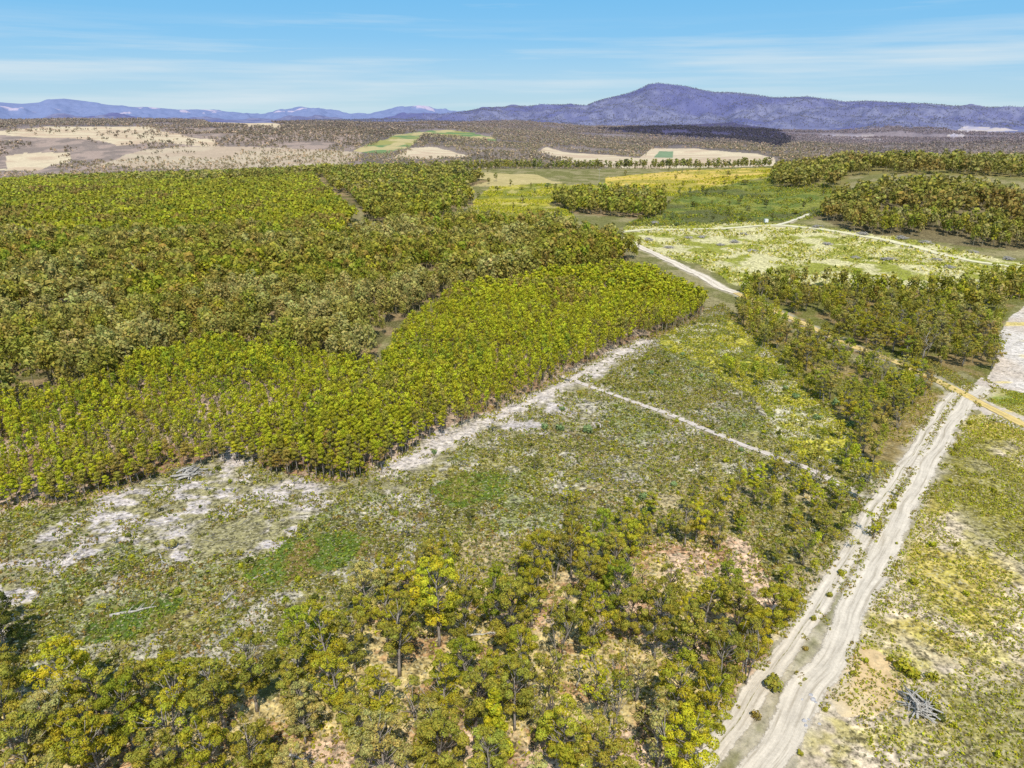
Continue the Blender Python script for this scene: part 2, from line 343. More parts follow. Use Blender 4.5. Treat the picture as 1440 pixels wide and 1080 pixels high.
# ------------------------------------------------------------------ ground
def build_ground():
    th_v = np.r_[np.linspace(1180, 262, 900), np.linspace(261, 157, 420)]
    rr = []
    for v in th_v:
        a, dy, dz = ray(720, v); rr.append(-CH * dy / dz)
    rr = np.array(rr)
    rr = rr[rr < 1300]
    rr = np.r_[[20, 45, 62], rr, np.geomspace(1310, 15500, 420), np.geomspace(16500, 60000, 14)]
    az = np.r_[np.linspace(-math.pi, -.76, 40)[:-1], np.linspace(-.76, .76, 1150), np.linspace(.76, math.pi, 40)[1:]]
    RR, AA = np.meshgrid(rr, az, indexing='ij'); X = RR * np.sin(AA); Y = RR * np.cos(AA); Z = H(X, Y)
    x = X.ravel(); y = Y.ravel(); z = Z.ravel(); r = RR.ravel()
    m, u, v = zones(x, y, z)
    c = np.tile(lin(150, 145, 95), (len(x), 1)); spk = np.full(len(x), .5); deb = np.zeros(len(x))
    n1 = fbm(x / 14, y / 14, 1, 4)[:, None]; n2 = fbm(x / 45, y / 45, 2, 4)[:, None]; n3 = fbm(x / 5, y / 5, 4, 3)[:, None]
    def mx(a, b, t): return a * (1 - t) + b * t
    def setz(k, col, s=None, d=None):
        q = m[k]; c[q] = col[q] if col.ndim == 2 else col
        if s is not None: spk[q] = s
        if d is not None: deb[q] = d if np.isscalar(d) else d[q]
    T = lambda f, lo=.42, hi=.58: sstep(lo, hi, f)
    far = sstep(1300, 3000, r)[:, None]
    c[:] = mx(lin(150, 140, 100), lin(120, 118, 70), T(n1))
    # far wooded hills (bare ground seen between the trees) and mountains
    hz = sstep(1500, 9000, r)[:, None]  # distance haze, mixed into the ground colour below
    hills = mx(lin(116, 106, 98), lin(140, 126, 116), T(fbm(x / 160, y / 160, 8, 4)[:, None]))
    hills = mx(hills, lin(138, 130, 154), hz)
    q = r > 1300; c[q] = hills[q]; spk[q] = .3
    mo = mx(lin(110, 113, 148), lin(128, 130, 160), T(fbm(x / 70, y / 110, 12, 5)[:, None], .45, .62))  # mountain blue is haze painted into the ground colour
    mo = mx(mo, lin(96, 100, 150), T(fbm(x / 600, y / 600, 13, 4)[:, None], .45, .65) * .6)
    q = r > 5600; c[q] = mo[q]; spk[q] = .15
    q = (r > 10500); c[q] = mx(lin(118, 132, 172), lin(132, 142, 178), n2)[q]; spk[q] = .05  # farthest ridges: paler blue haze, again put into the colour
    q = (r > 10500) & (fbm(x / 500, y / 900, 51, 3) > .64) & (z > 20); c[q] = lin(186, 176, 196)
    q = (r > 1700) & (r < 4300) & (u < 520) & (v > 180); c[q] = mx(lin(168, 148, 138), lin(140, 126, 120), T(n2))[q]
    # fields
    for k in ('f2', 'f3', 'f4', 'f5', 'f6', 'f7'):
        q = m[k] & (r > 1500) & (r < 5000)
        cc = mx(lin(212, 194, 164), lin(200, 176, 150), T(fbm(x / 130, y / 60, 21, 3)[:, None]))
        if k == 'f7': cc = mx(cc, lin(175, 158, 140), .5)
        c[q] = cc[q]; spk[q] = .08
    q = m['f1'] & (r > 2200) & (r < 5000); cc = mx(lin(158, 154, 96), lin(112, 138, 94), T(fbm(x / 150, y / 200, 23, 3)[:, None], .4, .6)); cc = mx(cc, lin(190, 174, 128), T(fbm(x / 90, y / 90, 29, 3)[:, None], .52, .6)); c[q] = cc[q]; spk[q] = .1
    q = m['f10'] & (r > 1500) & (r < 4500); c[q] = lin(128, 148, 116)
    for k in ('f8', 'f9'):
        q = m[k] & (r > 4500); c[q] = mx(lin(196, 184, 180), lin(176, 170, 186), T(n2))[q]
    q = m['shad'] & (r > 3000) & (r < 6500); c[q] = lin(84, 82, 116)  # dark wooded band, its shadow painted into the ground colour
    nr = r < 1450
    # near zones
    def nz(k, *a):
        s = m[k]; m[k] = s & nr; setz(k, *a); m[k] = s
    nz('dryf', mx(lin(200, 180, 130), lin(180, 165, 110), n1), .2, 0)
    nz('gold', mx(mx(lin(186, 174, 62), lin(126, 130, 48), T(n2, .4, .6)), lin(196, 178, 110), T(n1, .55, .65) * .7), .8, 0)
    nz('goldn', mx(mx(lin(218, 186, 104), lin(204, 178, 78), T(n1)), lin(150, 145, 62), T(n2, .52, .62) * .7), .5, 0)
    nz('green', mx(mx(lin(98, 114, 48), lin(136, 138, 58), T(n1)), lin(90, 96, 52), T(n2, .5, .6)), .8, 0)
    nz('pale', mx(lin(212, 202, 150), lin(150, 152, 60), T(n1, .46, .58)), .8, .35)
    nz('hill', lin(120, 108, 78), .5, 0); nz('treeline', mx(lin(150, 130, 90), lin(120, 125, 60), n1), .4, 0)
    for k in ('wood1', 'wood2', 'clump'): nz(k, mx(lin(150, 128, 95), lin(105, 100, 62), T(n1)), .5, 0)
    nz('plant2', mx(lin(140, 130, 90), lin(105, 105, 60), T(n1)), .5, 0)
    nz('midwood', mx(lin(140, 120, 80), lin(110, 110, 55), T(n1)), .5, 0)
    base = mx(lin(108, 102, 50), lin(140, 130, 74), T(n1))
    base = mx(base, lin(140, 116, 80), T(n3, .55, .65) * T(n2, .4, .6) * .5)
    base = mx(base, lin(186, 176, 160), T(fbm(x / 6, y / 6, 63, 4)[:, None], .54, .62) * .7)
    base = mx(base, lin(112, 120, 54), T(fbm(x / 20, y / 20, 61, 3)[:, None], .55, .65) * .7)
    nz('clear', base, 1.25, .62 + .7 * (n2[:, 0] - .45))
    nz('yel1', mx(mx(lin(190, 180, 70), lin(205, 195, 165), T(n1, .5, .6)), lin(120, 125, 50), T(n3)), .9, .4)
    nz('strip', mx(lin(150, 130, 85), lin(115, 112, 55), T(n1)), .6, 0)
    nz('plant', mx(lin(186, 160, 138), lin(150, 118, 90), T(n1)), .7, .45)
    nz('trans', mx(lin(132, 122, 66), lin(172, 154, 112), T(n1)), 1.1, .5)
    q = m['debris'] & nr
    t = np.maximum(T(fbm(x / 5, y / 3.4, 64, 4)[:, None], .45, .6), T(n1, .46, .62)) * .93
    dcol = mx(lin(196, 182, 172), lin(138, 130, 84), t); c[q] = dcol[q]; spk[q] = 1.1; deb[q] = (.98 - .38 * t[:, 0])[q]
    nz('lush', mx(lin(88, 108, 48), lin(124, 116, 62), T(n3, .5, .7)), .8, .1)
    nz('lush2', mx(lin(96, 114, 48), lin(132, 114, 66), T(n3, .45, .6)), .8, .15)
    nz('lush3', mx(lin(98, 116, 50), lin(125, 118, 60), T(n3, .45, .6)), .8, .2)
    fl = mx(lin(208, 176, 146), lin(194, 172, 116), T(n1)); fl = mx(fl, lin(165, 125, 90), T(n3, .52, .66) * .8)
    nz('fore', fl, 1.15, .4)
    gg = mx(lin(208, 188, 158), lin(182, 162, 88), T(n1, .42, .62)); gg = mx(gg, lin(200, 182, 160), T(n2, .36, .5) * (v > 860)[:, None] * .6); gg = mx(gg, lin(186, 172, 82), T(n3, .5, .66) * .6)
    gg = mx(gg, lin(128, 122, 62), T(n2, .5, .62) * .75)
    nz('grass', gg, 1.0, .1)
    nz('sandy', mx(lin(228, 202, 158), lin(216, 186, 140), T(n1)), .3, 0)
    nz('pan', mx(mx(lin(216, 206, 196), lin(204, 188, 172), T(n2)), lin(222, 198, 110), T(fbm(x / 22, y / 8, 71, 3)[:, None], .52, .62) * .8), .5, .12)
    nz('pang', mx(lin(130, 140, 60), lin(180, 170, 110), T(n1)), .7, .1)
    # worn verges by the tracks
    td = track_dist(x, y)
    near = (td < 4) & ~m['plant']
    tt = (1 - sstep(-.5, 3.2, td + (n3[:, 0] - .5) * 5))[:, None]
    cc = mx(c, lin(204, 190, 168), tt * .75); c[near] = cc[near]; spk[near] *= .6
    for nm, q_, w_, c_, k_ in TL:
        if k_ != 's': continue
        best = np.full(len(x), 1e9); box = (x > q_[:, 0].min() - 20) & (x < q_[:, 0].max() + 20) & (y > q_[:, 1].min() - 20) & (y < q_[:, 1].max() + 20); ii = np.nonzero(box)[0]
        for s0 in range(0, len(ii), 20000):
            sl = ii[s0:s0 + 20000]; D = (x[sl, None] - q_[None, :, 0]) ** 2 + (y[sl, None] - q_[None, :, 1]) ** 2; best[sl] = np.sqrt(D.min(1))
        dd = best + (fbm(x / 9, y / 9, 201, 4) - .5) * 11 + (fbm(x / 2.5, y / 2.5, 203, 2) - .5) * 4
        t_ = (1 - sstep(2.5, 8.5, dd))[:, None]; lines = .5 + .5 * np.cos(best * 2.6)
        cc = mx(c, mx(lin(212, 198, 186), lin(176, 160, 142), (lines * .6)[:, None] * n3), t_ * .9); q = best < 16; c[q] = cc[q]; deb[q] = np.maximum(deb, .85 * t_[:, 0])[q]; spk[q] = np.maximum(spk * .8, .7)[q]
    c[:] = np.clip(c, .004, .9)
    nR, nA = RR.shape
    i = np.arange(nR - 1)[:, None] * nA + np.arange(nA - 1)[None, :]; i = i.ravel()
    Fq = np.c_[i, i + nA, i + nA + 1, i + 1][:, ::-1]
    # flip so faces look up
    me = mesh_np('ground', np.c_[x, y, z], Fq[:, ::-1], MG, c, {'spk': spk, 'deb': deb}, True)
    o = link('ground', me, kind='structure')
    return o
build_ground()

def build_track(nm, q, w, c, kind, idx):
    d = np.gradient(q, axis=0); d /= np.linalg.norm(d, axis=1)[:, None]; nrm0 = np.c_[d[:, 1], -d[:, 0]]; L_ = np.arange(len(q)) * 2.0
    q = q + nrm0 * ((fbm(L_ / 16, L_ * 0 + idx, 301, 3) - .5) * w * .38)[:, None]; wv = (.82 + .42 * fbm(L_ / 11, L_ * 0 + idx, 307, 3))[:, None]; nrm = np.c_[d[:, 1], -d[:, 0]]
    K = 13; ts = np.linspace(-1, 1, K); V = []; C = []; E = []; G = []
    for t in ts:
        ext = 1.35
        p = q + nrm * (t * w / 2 * ext * wv)
        rr = np.hypot(p[:, 0], p[:, 1]); lift = .06 + rr * .0004
        V.append(np.c_[p, H(p[:, 0], p[:, 1]) + lift])
        E.append(np.full(len(q), max(0, (abs(t) - .45) / .55)))
        g = 0
        if kind in 'lps': g = 1.1 * math.exp(-(t / .16) ** 2)
        if kind == 'r': g = .35 * math.exp(-((t + .1) / .12) ** 2)
        rut = math.exp(-((abs(t) - .38) / .13) ** 2)
        G.append(np.full(len(q), g)); C.append(np.tile(c * (1 + .12 * rut - .05), (len(q), 1)))
    V = np.stack(V, 1); n = len(q)
    i = (np.arange(n - 1)[:, None] * K + np.arange(K - 1)[None]).ravel()
    Fq = np.c_[i, i + 1, i + K + 1, i + K]
    me = mesh_np(nm, V.reshape(-1, 3), Fq, MT, np.stack(C, 1).reshape(-1, 3), {'side': np.stack(E, 1).ravel(), 'grs': np.stack(G, 1).ravel(), 'lat': np.tile(ts * w / 2, len(q)), 'lon': np.repeat(np.arange(len(q)) * 2.0, K)}, True)
    link(nm, me, kind='structure')
for i, (nm, q, w, c, k) in enumerate(TL):
    if k != 's': build_track(nm, q, w, c, k, i)

# ------------------------------------------------------------------ tree geometry
class G:
    def __init__(s): s.V = []; s.F = []; s.C = []; s.n = 0
    def add(s, V, Fq, C):
        s.V.append(V); s.F.append(Fq + s.n); s.C.append(np.broadcast_to(C, (len(V), 3)) if np.ndim(C) < 2 else C); s.n += len(V)
    def arr(s): return np.concatenate(s.V), np.concatenate(s.F), np.concatenate(s.C)
def tube(g, pts, rad, sides=6, col=(1, 1, 1)):
    pts = np.array(pts, float); n = len(pts); V = []
    d = np.gradient(pts, axis=0)
    for k in range(n):
        t = d[k] / (np.linalg.norm(d[k]) + 1e-9); a = np.cross(t, [.31, .95, .05]); a /= np.linalg.norm(a) + 1e-9; b = np.cross(t, a)
        for s in range(sides):
            w = 2 * math.pi * s / sides; V.append(pts[k] + rad[k] * (math.cos(w) * a + math.sin(w) * b))
    Fq = []
    for k in range(n - 1):
        for s in range(sides):
            Fq.append([k * sides + s, k * sides + (s + 1) % sides, (k + 1) * sides + (s + 1) % sides, (k + 1) * sides + s])
    for base, rev in ((0, 1), ((n - 1) * sides, 0)):
        if sides == 4: Fq.append([base + s for s in ((0, 3, 2, 1) if rev else (0, 1, 2, 3))])
        elif sides == 6: Fq += [[base + s for s in ((0, 5, 4, 3) if rev else (0, 1, 2, 3))], [base + s for s in ((3, 2, 1, 0) if rev else (3, 4, 5, 0))]]
    g.add(np.array(V), np.array(Fq), np.array(col))
def leaves(g, rs, cen, rad, n, size, flat=.75, low=-.35, jit=.42, tint=(1, 1, 1), var=.2):
    """small leaf sprays over the outside of a foliage clump"""
    cen = np.array(cen); rad = np.array(rad if np.ndim(rad) else (rad, rad, rad * flat), float)
    d = rs.normal(size=(n * 3, 3)); d /= np.linalg.norm(d, axis=1)[:, None]; d = d[d[:, 2] > low][:n]; n = len(d)
    rr = rs.uniform(.72, 1.08, n) ** .7
    P = cen + d * rad * rr[:, None]
    nn = d / rad; nn /= np.linalg.norm(nn, axis=1)[:, None]
    nn = nn + rs.normal(size=(n, 3)) * jit; nn /= np.linalg.norm(nn, axis=1)[:, None]
    a = np.cross(nn, rs.normal(size=(n, 3))); a /= np.linalg.norm(a, axis=1)[:, None]; b = np.cross(nn, a)
    s = size * rs.uniform(.6, 1.3, n)[:, None]; e = rs.uniform(.5, .95, n)[:, None]
    V = np.stack([P + a * s, P + b * s * e, P - a * s, P - b * s * e], 1).reshape(-1, 3)
    Fq = np.arange(4 * n).reshape(n, 4)
    br = rs.uniform(1 - var, 1 + var, n) * (0.82 + .22 * d[:, 2])  # undersides darker, tops lighter: shade painted into leaf colour
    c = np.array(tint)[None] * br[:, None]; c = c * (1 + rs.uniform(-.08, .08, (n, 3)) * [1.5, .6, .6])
    g.add(V, Fq, np.repeat(c, 4, 0))

def gum(seed, Ht=16., W=8., lo=.38, puffs=24, nl=130, lsz=.30, pr=(.9, 1.5), stems=1, lean=.06, conic=0, leaf_gap=0.):
    rs = np.random.default_rng(seed); gt = G(); gc = G()
    tips = []
    for s in range(stems):
        a0 = rs.uniform(0, 6.28); off = np.array([math.cos(a0), math.sin(a0), 0]) * (.35 * (stems > 1))
        ln = np.array([math.cos(a0), math.sin(a0), 0]) * rs.uniform(.3, 1.3) * lean * Ht * (1 + (stems > 1))
        hh = Ht * (.8 if stems == 1 else rs.uniform(.65, .85)); pts = []
        for k in range(7):
            t = k / 6; pts.append(off + ln * t ** 1.3 + np.array([rs.normal() * .1 * t * 2, rs.normal() * .1 * t * 2, hh * t - .3]))
        r0 = .018 * Ht / math.sqrt(stems) + .03
        tube(gt, pts, [r0 * (1.25 if k == 0 else 1) * (1 - .75 * k / 6) for k in range(7)], 6); tips.append(np.array(pts))
    PC = []
    tries = 0
    while len(PC) < puffs and tries < 4000:
        tries += 1
        t = rs.uniform(0, 1) ** .85; z = Ht * (lo + (1 - lo) * t) - .6
        prof = (math.sqrt(max(0, 1 - ((t - .48) / .56) ** 2)) if not conic else (1.02 - t) ** .8)
        rho = W / 2 * prof * math.sqrt(rs.uniform(.08, 1)); a = rs.uniform(0, 6.28)
        ax = tips[rs.integers(len(tips))]; zc = np.array([np.interp(z, ax[:, 2], ax[:, 0]), np.interp(z, ax[:, 2], ax[:, 1])])
        p = np.array([zc[0] + rho * math.cos(a), zc[1] + rho * math.sin(a), z]); r = rs.uniform(*pr) * (1 - .25 * t)
        if all(np.linalg.norm(p - q[0]) > .72 * max(r, q[1]) for q in PC): PC.append((p, r, ax))
    for p, r, ax in PC:
        tint = 1 + rs.uniform(-.16, .16); yel = rs.uniform(-.08, .14)
        k = int(nl * (r / 1.2) ** 2)
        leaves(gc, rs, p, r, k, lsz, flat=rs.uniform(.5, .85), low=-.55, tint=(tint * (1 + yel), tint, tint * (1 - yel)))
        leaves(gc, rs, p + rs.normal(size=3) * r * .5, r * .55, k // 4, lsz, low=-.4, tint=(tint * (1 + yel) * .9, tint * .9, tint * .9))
        z0 = max(ax[2, 2], p[2] - r * 1.5 - .12 * Ht); b = np.array([np.interp(z0, ax[:, 2], ax[:, 0]), np.interp(z0, ax[:, 2], ax[:, 1]), z0])
        mid = b * .45 + p * .55 + np.array([0, 0, -.25 * r]); rb = .0055 * Ht
        tube(gt, [b, mid, p + np.array([0, 0, r * .2])], [rb, rb * .7, rb * .3], 4)
    return gt.arr(), gc.arr()
def plant_tree(seed, Ht=12.5, W=3.6, nl=52, lsz=.27, lo=.5, puffs=9):
    rs = np.random.default_rng(seed); gt = G(); gc = G()
    ln = rs.normal(size=2) * .25; pts = [(ln[0] * t * t, ln[1] * t * t, Ht * .93 * t - .2) for t in (0, .3, .6, .85, 1)]
    tube(gt, pts, [.13, .11, .085, .05, .02], 6)
    for k in range(puffs):
        t = (k + .5) / puffs; z = Ht * (lo + (.97 - lo) * t); a = k * 2.4 + rs.uniform(-.5, .5)
        rho = W / 2 * .62 * math.sin(math.pi * min(1, .18 + t * .85)) ** .6 * rs.uniform(.6, 1.1) * (1 - .3 * t); r = rs.uniform(.62, .95) * W / 3.6
        p = np.array([ln[0] * t + rho * math.cos(a), ln[1] * t + rho * math.sin(a), z]); tint = 1 + rs.uniform(-.12, .12) - .22 * (1 - t)  # lower clumps darker, crown shade put into the tint
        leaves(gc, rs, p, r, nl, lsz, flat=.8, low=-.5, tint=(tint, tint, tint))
        tube(gt, [(ln[0] * t, ln[1] * t, z - .7), tuple(p)], [.035, .012], 4)
    return gt.arr(), gc.arr()
def bush(seed, W=2.2, Hh=1.5, n=260, lsz=.17, lobes=6):
    rs = np.random.default_rng(seed); g = G()
    for k in range(lobes):
        a = rs.uniform(0, 6.28); rho = W / 2 * .55 * math.sqrt(rs.uniform(0, 1)); r = rs.uniform(.32, .5) * W / 1.6
        leaves(g, rs, (rho * math.cos(a), rho * math.sin(a), Hh * .42), (r * .7, r * .7, Hh * .5 * rs.uniform(.7, 1.05)), n // lobes, lsz, low=-.5, tint=(1, 1, 1), var=.25)
    for k in range(5):
        a = rs.uniform(0, 6.28); tube(g, [(0, 0, -.1), (.3 * W * math.cos(a), .3 * W * math.sin(a), Hh * .6)], [.03, .01], 4, (.8, .6, .5))
    return g.arr()

# ------------------------------------------------------------------ templates merged as one mass ("stuff")
def tmpl(kind, seed, Ht, W, nq, lo=.35, trunk=True, lobes=5, bark=(.145, .14, .165)):
    """light-weight tree: returns V,F,C,isleaf"""
    rs = np.random.default_rng(seed); g = G(); lf = []
    if trunk:
        tube(g, [(0, 0, -.3), (0, 0, Ht * .8)], [.014 * Ht, .006 * Ht], 4, bark); lf.append(np.zeros(8))
    area = 4 * math.pi * (W / 2) ** 2 * 1.2; sz = math.sqrt(area / nq / 2) * .98
    sz = min(sz, W * .28)
    for k in range(lobes):
        t = (k + .5) / lobes; a = k * 2.4 + rs.uniform(-.6, .6)
        rho = W / 2 * .5 * rs.uniform(.4, 1.1) * (1 - .4 * t) * (lobes > 1); rl = W / 2 * rs.uniform(.5, .72) * (1 if lobes > 1 else 1.5)
        z = Ht * (lo + (.9 - lo) * t) if lobes > 1 else Ht * .7
        n0 = g.n; tn = 1 + rs.uniform(-.15, .15) - .15 * (1 - t)  # lower lobes darkened, crown shade put into the tint
        hz = rl * .8 if lobes > 1 else Ht * (1 - lo) / 2
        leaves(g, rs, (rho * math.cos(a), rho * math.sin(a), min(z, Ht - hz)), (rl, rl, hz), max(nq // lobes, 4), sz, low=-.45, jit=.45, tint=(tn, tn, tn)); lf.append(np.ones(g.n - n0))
    V, Fq, C = g.arr(); return V, Fq, C, np.concatenate(lf)
def scatter_mesh(name, tms, P, sc, rot, col, label, cat, group=None, hz=None, squash=None):
    Vs = []; Fs = []; Cs = []; n0 = 0; pick = rng.integers(0, len(tms), len(P))
    for t, (V, Fq, C, L) in enumerate(tms):
        idx = np.nonzero(pick == t)[0]
        if not len(idx): continue
        cs = np.cos(rot[idx]); sn = np.sin(rot[idx]); s = sc[idx]
        sz = s if squash is None else s * squash[idx]
        X = (V[None, :, 0] * cs[:, None] - V[None, :, 1] * sn[:, None]) * s[:, None] + P[idx, 0:1]
        Y = (V[None, :, 0] * sn[:, None] + V[None, :, 1] * cs[:, None]) * s[:, None] + P[idx, 1:2]
        Z = V[None, :, 2] * sz[:, None] + P[idx, 2:3]
        W = np.stack([X, Y, Z], -1).reshape(-1, 3)
        c = np.where(L[None, :, None] > 0, C[None] * col[idx][:, None, :], C[None] * np.ones((len(idx), 1, 3)))
        if hz is not None: c = c * (1 - hz[idx][:, None, None]) + hz[idx][:, None, None] * np.array([.20, .19, .34])  # optional haze tint baked into the vertex colour
        Vs.append(W); Cs.append(c.reshape(-1, 3))
        Fs.append((Fq[None] + (np.arange(len(idx)) * len(V))[:, None, None]).reshape(-1, 4) + n0); n0 += len(W)
    me = mesh_np(name, np.concatenate(Vs), np.concatenate(Fs), MF, np.concatenate(Cs))
    link(name, me, kind='stuff', label=label, category=cat)
    return n0
TONE = dict(lime=(.182, .20, .024), green=(.112, .14, .026), olive=(.130, .134, .036), yellow=(.185, .190, .026), rust=(.145, .120, .046), khaki=(.142, .138, .056),
            grey=(.165, .162, .088), dark=(.058, .070, .026), blue=(.105, .155, .105), mid=(.152, .157, .026), lilac=(.15, .125, .13))
TN = {k: np.array(v) for k, v in TONE.items()}
def tones(n, spec, key=None):
    names = list(spec); w = np.array([spec[k] for k in names], float); w /= w.sum()
    u = rng.uniform(0, 1, n) if key is None else key
    idx = np.clip(np.searchsorted(np.cumsum(w), u), 0, len(names) - 1)
    base = np.array([TN[k] for k in names])[idx]; j = rng.uniform(.86, 1.14, (n, 1)) * (1 + rng.uniform(-.06, .06, (n, 3)))
    return base * j, np.array(names)[idx]
def grid(x0, x1, y0, y1, step, jit=.45, ang=0.0):
    w = max(x1 - x0, y1 - y0) * .75 + step * 2; a = np.arange(-w, w, step); X, Y = np.meshgrid(a, a); X = X.ravel(); Y = Y.ravel()
    X = X + rng.uniform(-jit, jit, len(X)) * step; Y = Y + rng.uniform(-jit, jit, len(Y)) * step
    c, s = math.cos(ang), math.sin(ang); x = X * c - Y * s + (x0 + x1) / 2; y = X * s + Y * c + (y0 + y1) / 2
    k = (x > x0) & (x < x1) & (y > y0) & (y < y1); return x[k], y[k]
def in_view(u, v, mu=70, v1=1240): return (u > -mu) & (u < 1440 + mu) & (v < v1)

things_gum = []   # x, y, z, height, width, tone name, colour, region, forced style
mass = []         # (x,y,z,Ht,tone colour, dist)

# hand-surveyed foreground trees: base u, v, height, crown width, tone, style
HAND = [
 (10,915,13,7,'dark','broad'),(-18,950,14,8,'olive','broad'),(4,880,9,5,'dark','tall'),(30,985,13,7,'olive','tall'),  # dark trees at the left edge: shade given as a dark tone
 (110,1010,17,10.5,'yellow','broad'),(88,1072,15,9,'grey','broad'),(188,1050,16,8,'green','broad'),(212,1018,15,8,'olive','broad'),(258,1022,16,8.5,'mid','broad'),
 (318,1030,17,8,'olive','tall'),(362,1000,17,9.5,'olive','broad'),(360,1105,13,8,'olive','broad'),(305,1100,14,8,'mid','broad'),(430,1045,12,6.5,'grey','broad'),
 (420,985,15,8,'olive','tall'),(463,965,19,8,'mid','tall'),(20,1060,16,9,'olive','broad'),(50,1110,15,10,'olive','broad'),(150,1110,14,9,'mid','broad'),(235,1110,13,8,'olive','broad'),
 (618,908,20,10.5,'yellow','broad'),(562,950,18,8,'olive','tall'),(545,905,13,6,'mid','tall'),(575,852,11,5.5,'yellow','tall'),(635,828,11,4.6,'green','tall'),
 (655,915,15,7.5,'olive','broad'),(690,880,14,8,'green','broad'),(720,925,18,9,'olive','broad'),(748,880,14,7,'mid','broad'),(825,852,14,7.5,'olive','broad'),(856,850,12,6,'mid','tall'),
 (832,930,17,7.5,'mid','broad'),(798,897,12,7,'olive','broad'),(786,942,16,6,'olive','many'),(655,968,12,7.5,'green','broad'),(625,1020,15,7,'mid','tall'),(668,1042,17,7,'olive','tall'),
 (700,992,13,5.5,'mid','tall'),(697,1068,16,5.6,'lime','cone'),(592,1042,14,7,'olive','many'),(542,1025,13,7,'mid','tall'),(742,1004,12,5.5,'olive','many'),(776,1004,14,6,'olive','many'),
 (843,1022,15,7,'lime','many'),(863,1034,16,6,'olive','many'),(945,1032,17,8.5,'mid','broad'),(925,1078,14,9,'grey','many'),(790,1095,15,9,'mid','broad'),(840,1112,15,9,'olive','broad'),
 (620,1112,15,9,'olive','broad'),(545,1112,15,9,'grey','broad'),(920,925,16,8,'olive','broad'),(937,880,14,6,'olive','tall'),(1035,903,14,8,'olive','broad'),(1075,905,14,8,'mid','broad'),
 (1047,960,15,7,'olive','many'),(1008,988,16,8,'olive','broad'),(985,1052,16,8,'mid','broad'),(958,1100,15,8.5,'lime','broad'),(1104,882,10,6,'mid','broad'),(975,945,16,7,'olive','tall'),(893,985,13,6,'grey','many'),
 (885,905,13,7,'olive','broad'),(990,880,13,7,'mid','tall'),(1020,850,11,6,'green','broad'),(500,945,14,7,'olive','broad'),(480,1010,14,7,'mid','tall'),(512,1060,13,7,'olive','tall'),
]
def reg_name(u, v):
    if v > 1000: a = 'along the bottom edge of the view'
    elif v > 900: a = 'in the foreground woodland'
    elif v > 780: a = 'at the upper fringe of the foreground woodland'
    else: a = ''
    return a
taken = []
for (u, v, h, w, tn, st) in HAND:
    x, y, z = ground_pt(u, v); c = TN[tn] * R.uniform(.92, 1.1); h *= 1.02; w *= .95; things_gum.append([x, y, z, h, w, tn, c, 'fore', st]); taken.append((x, y, w))

# random gums in the near woodlands
x, y = grid(-330, 330, 60, 520, 4.7, .5)
z = H(x, y); m, u, v = zones(x, y, z, .6); td = track_dist(x, y)
dens = fbm(x / 22, y / 22, 5, 3)
ok = in_view(u, v, 60, 1200) & (td > 1.0)
fore_m = ok & m['fore'] & (dens > np.where((v > 900) & (u > 600) & (u < 980), .58, np.where(u < 300, .40, .45)))
strip_m = ok & m['strip'] & (dens > .30) & ((td > 5) | (y > 420))
trans_m = ok & (m['trans'] & (dens > np.where(u < 960, .46, .34)) | inpoly(u, v, [(960,700),(1040,668),(1130,650),(1210,645),(1262,680),(1215,790),(1120,850),(1080,800),(1000,770)]) & (dens > .28) | inpoly(u, v, [(1000,470),(1080,500),(1180,600),(1240,660),(1180,640),(1090,580),(1000,520)]) & (dens > .55)) & ~m['fore'] & ~m['strip']
cand = np.nonzero(fore_m | strip_m | trans_m)[0]; rng.shuffle(cand)
for k in cand:
    if any((x[k] - a) ** 2 + (y[k] - b) ** 2 < (.36 * w + (2.3 if v[k] > 850 else 1.2)) ** 2 for a, b, w in taken): continue
    reg = 'fore' if fore_m[k] else ('strip' if strip_m[k] else 'trans')
    spec = {'fore': dict(olive=4, khaki=2.5, mid=3, grey=1.3, green=.6, lime=1.2, yellow=.3), 'strip': dict(olive=5, khaki=2, mid=3, green=2, grey=1.2, yellow=.3), 'trans': dict(mid=4, olive=3, green=2, lime=1.2, yellow=.5)}[reg]
    cc, nn = tones(1, spec); cc = cc * 1.12; h = {'fore': R.uniform(8, 16), 'strip': R.uniform(6.5, 12), 'trans': R.uniform(4, 8.5)}[reg]
    w = h * R.uniform(.36, .54); taken.append((x[k], y[k], w))
    st = R.choice(['broad', 'tall', 'tall', 'many', 'broad'])
    things_gum.append([x[k], y[k], z[k], h, w, str(nn[0]), cc[0], reg, st])
# mid-distance woodland
x, y = grid(110, 620, 200, 600, 5.4, .48); z = H(x, y); m, u, v = zones(x, y, z, .6); td = track_dist(x, y)
ok = in_view(u, v) & m['midwood'] & (td > 1.5) & (fbm(x / 14, y / 14, 15, 3) > .36)
mid_pts = np.nonzero(ok)[0]; mw = []
for k in mid_pts:
    cc, nn = tones(1, dict(olive=6, khaki=2.5, mid=2.5, green=1, grey=1.2, rust=.4)); h = R.uniform(8, 13.5)
    mw.append([x[k], y[k], z[k], h, h * R.uniform(.42, .58), str(nn[0]), cc[0], 'midwood', R.choice(['broad', 'tall', 'many'])])
allg = things_gum + mw
allg.sort(key=lambda t: math.hypot(t[0], t[1], 100) / t[3])
gum_ind = allg[:300]; gum_rest = allg[300:]
print('gums', len(things_gum), len(mw))

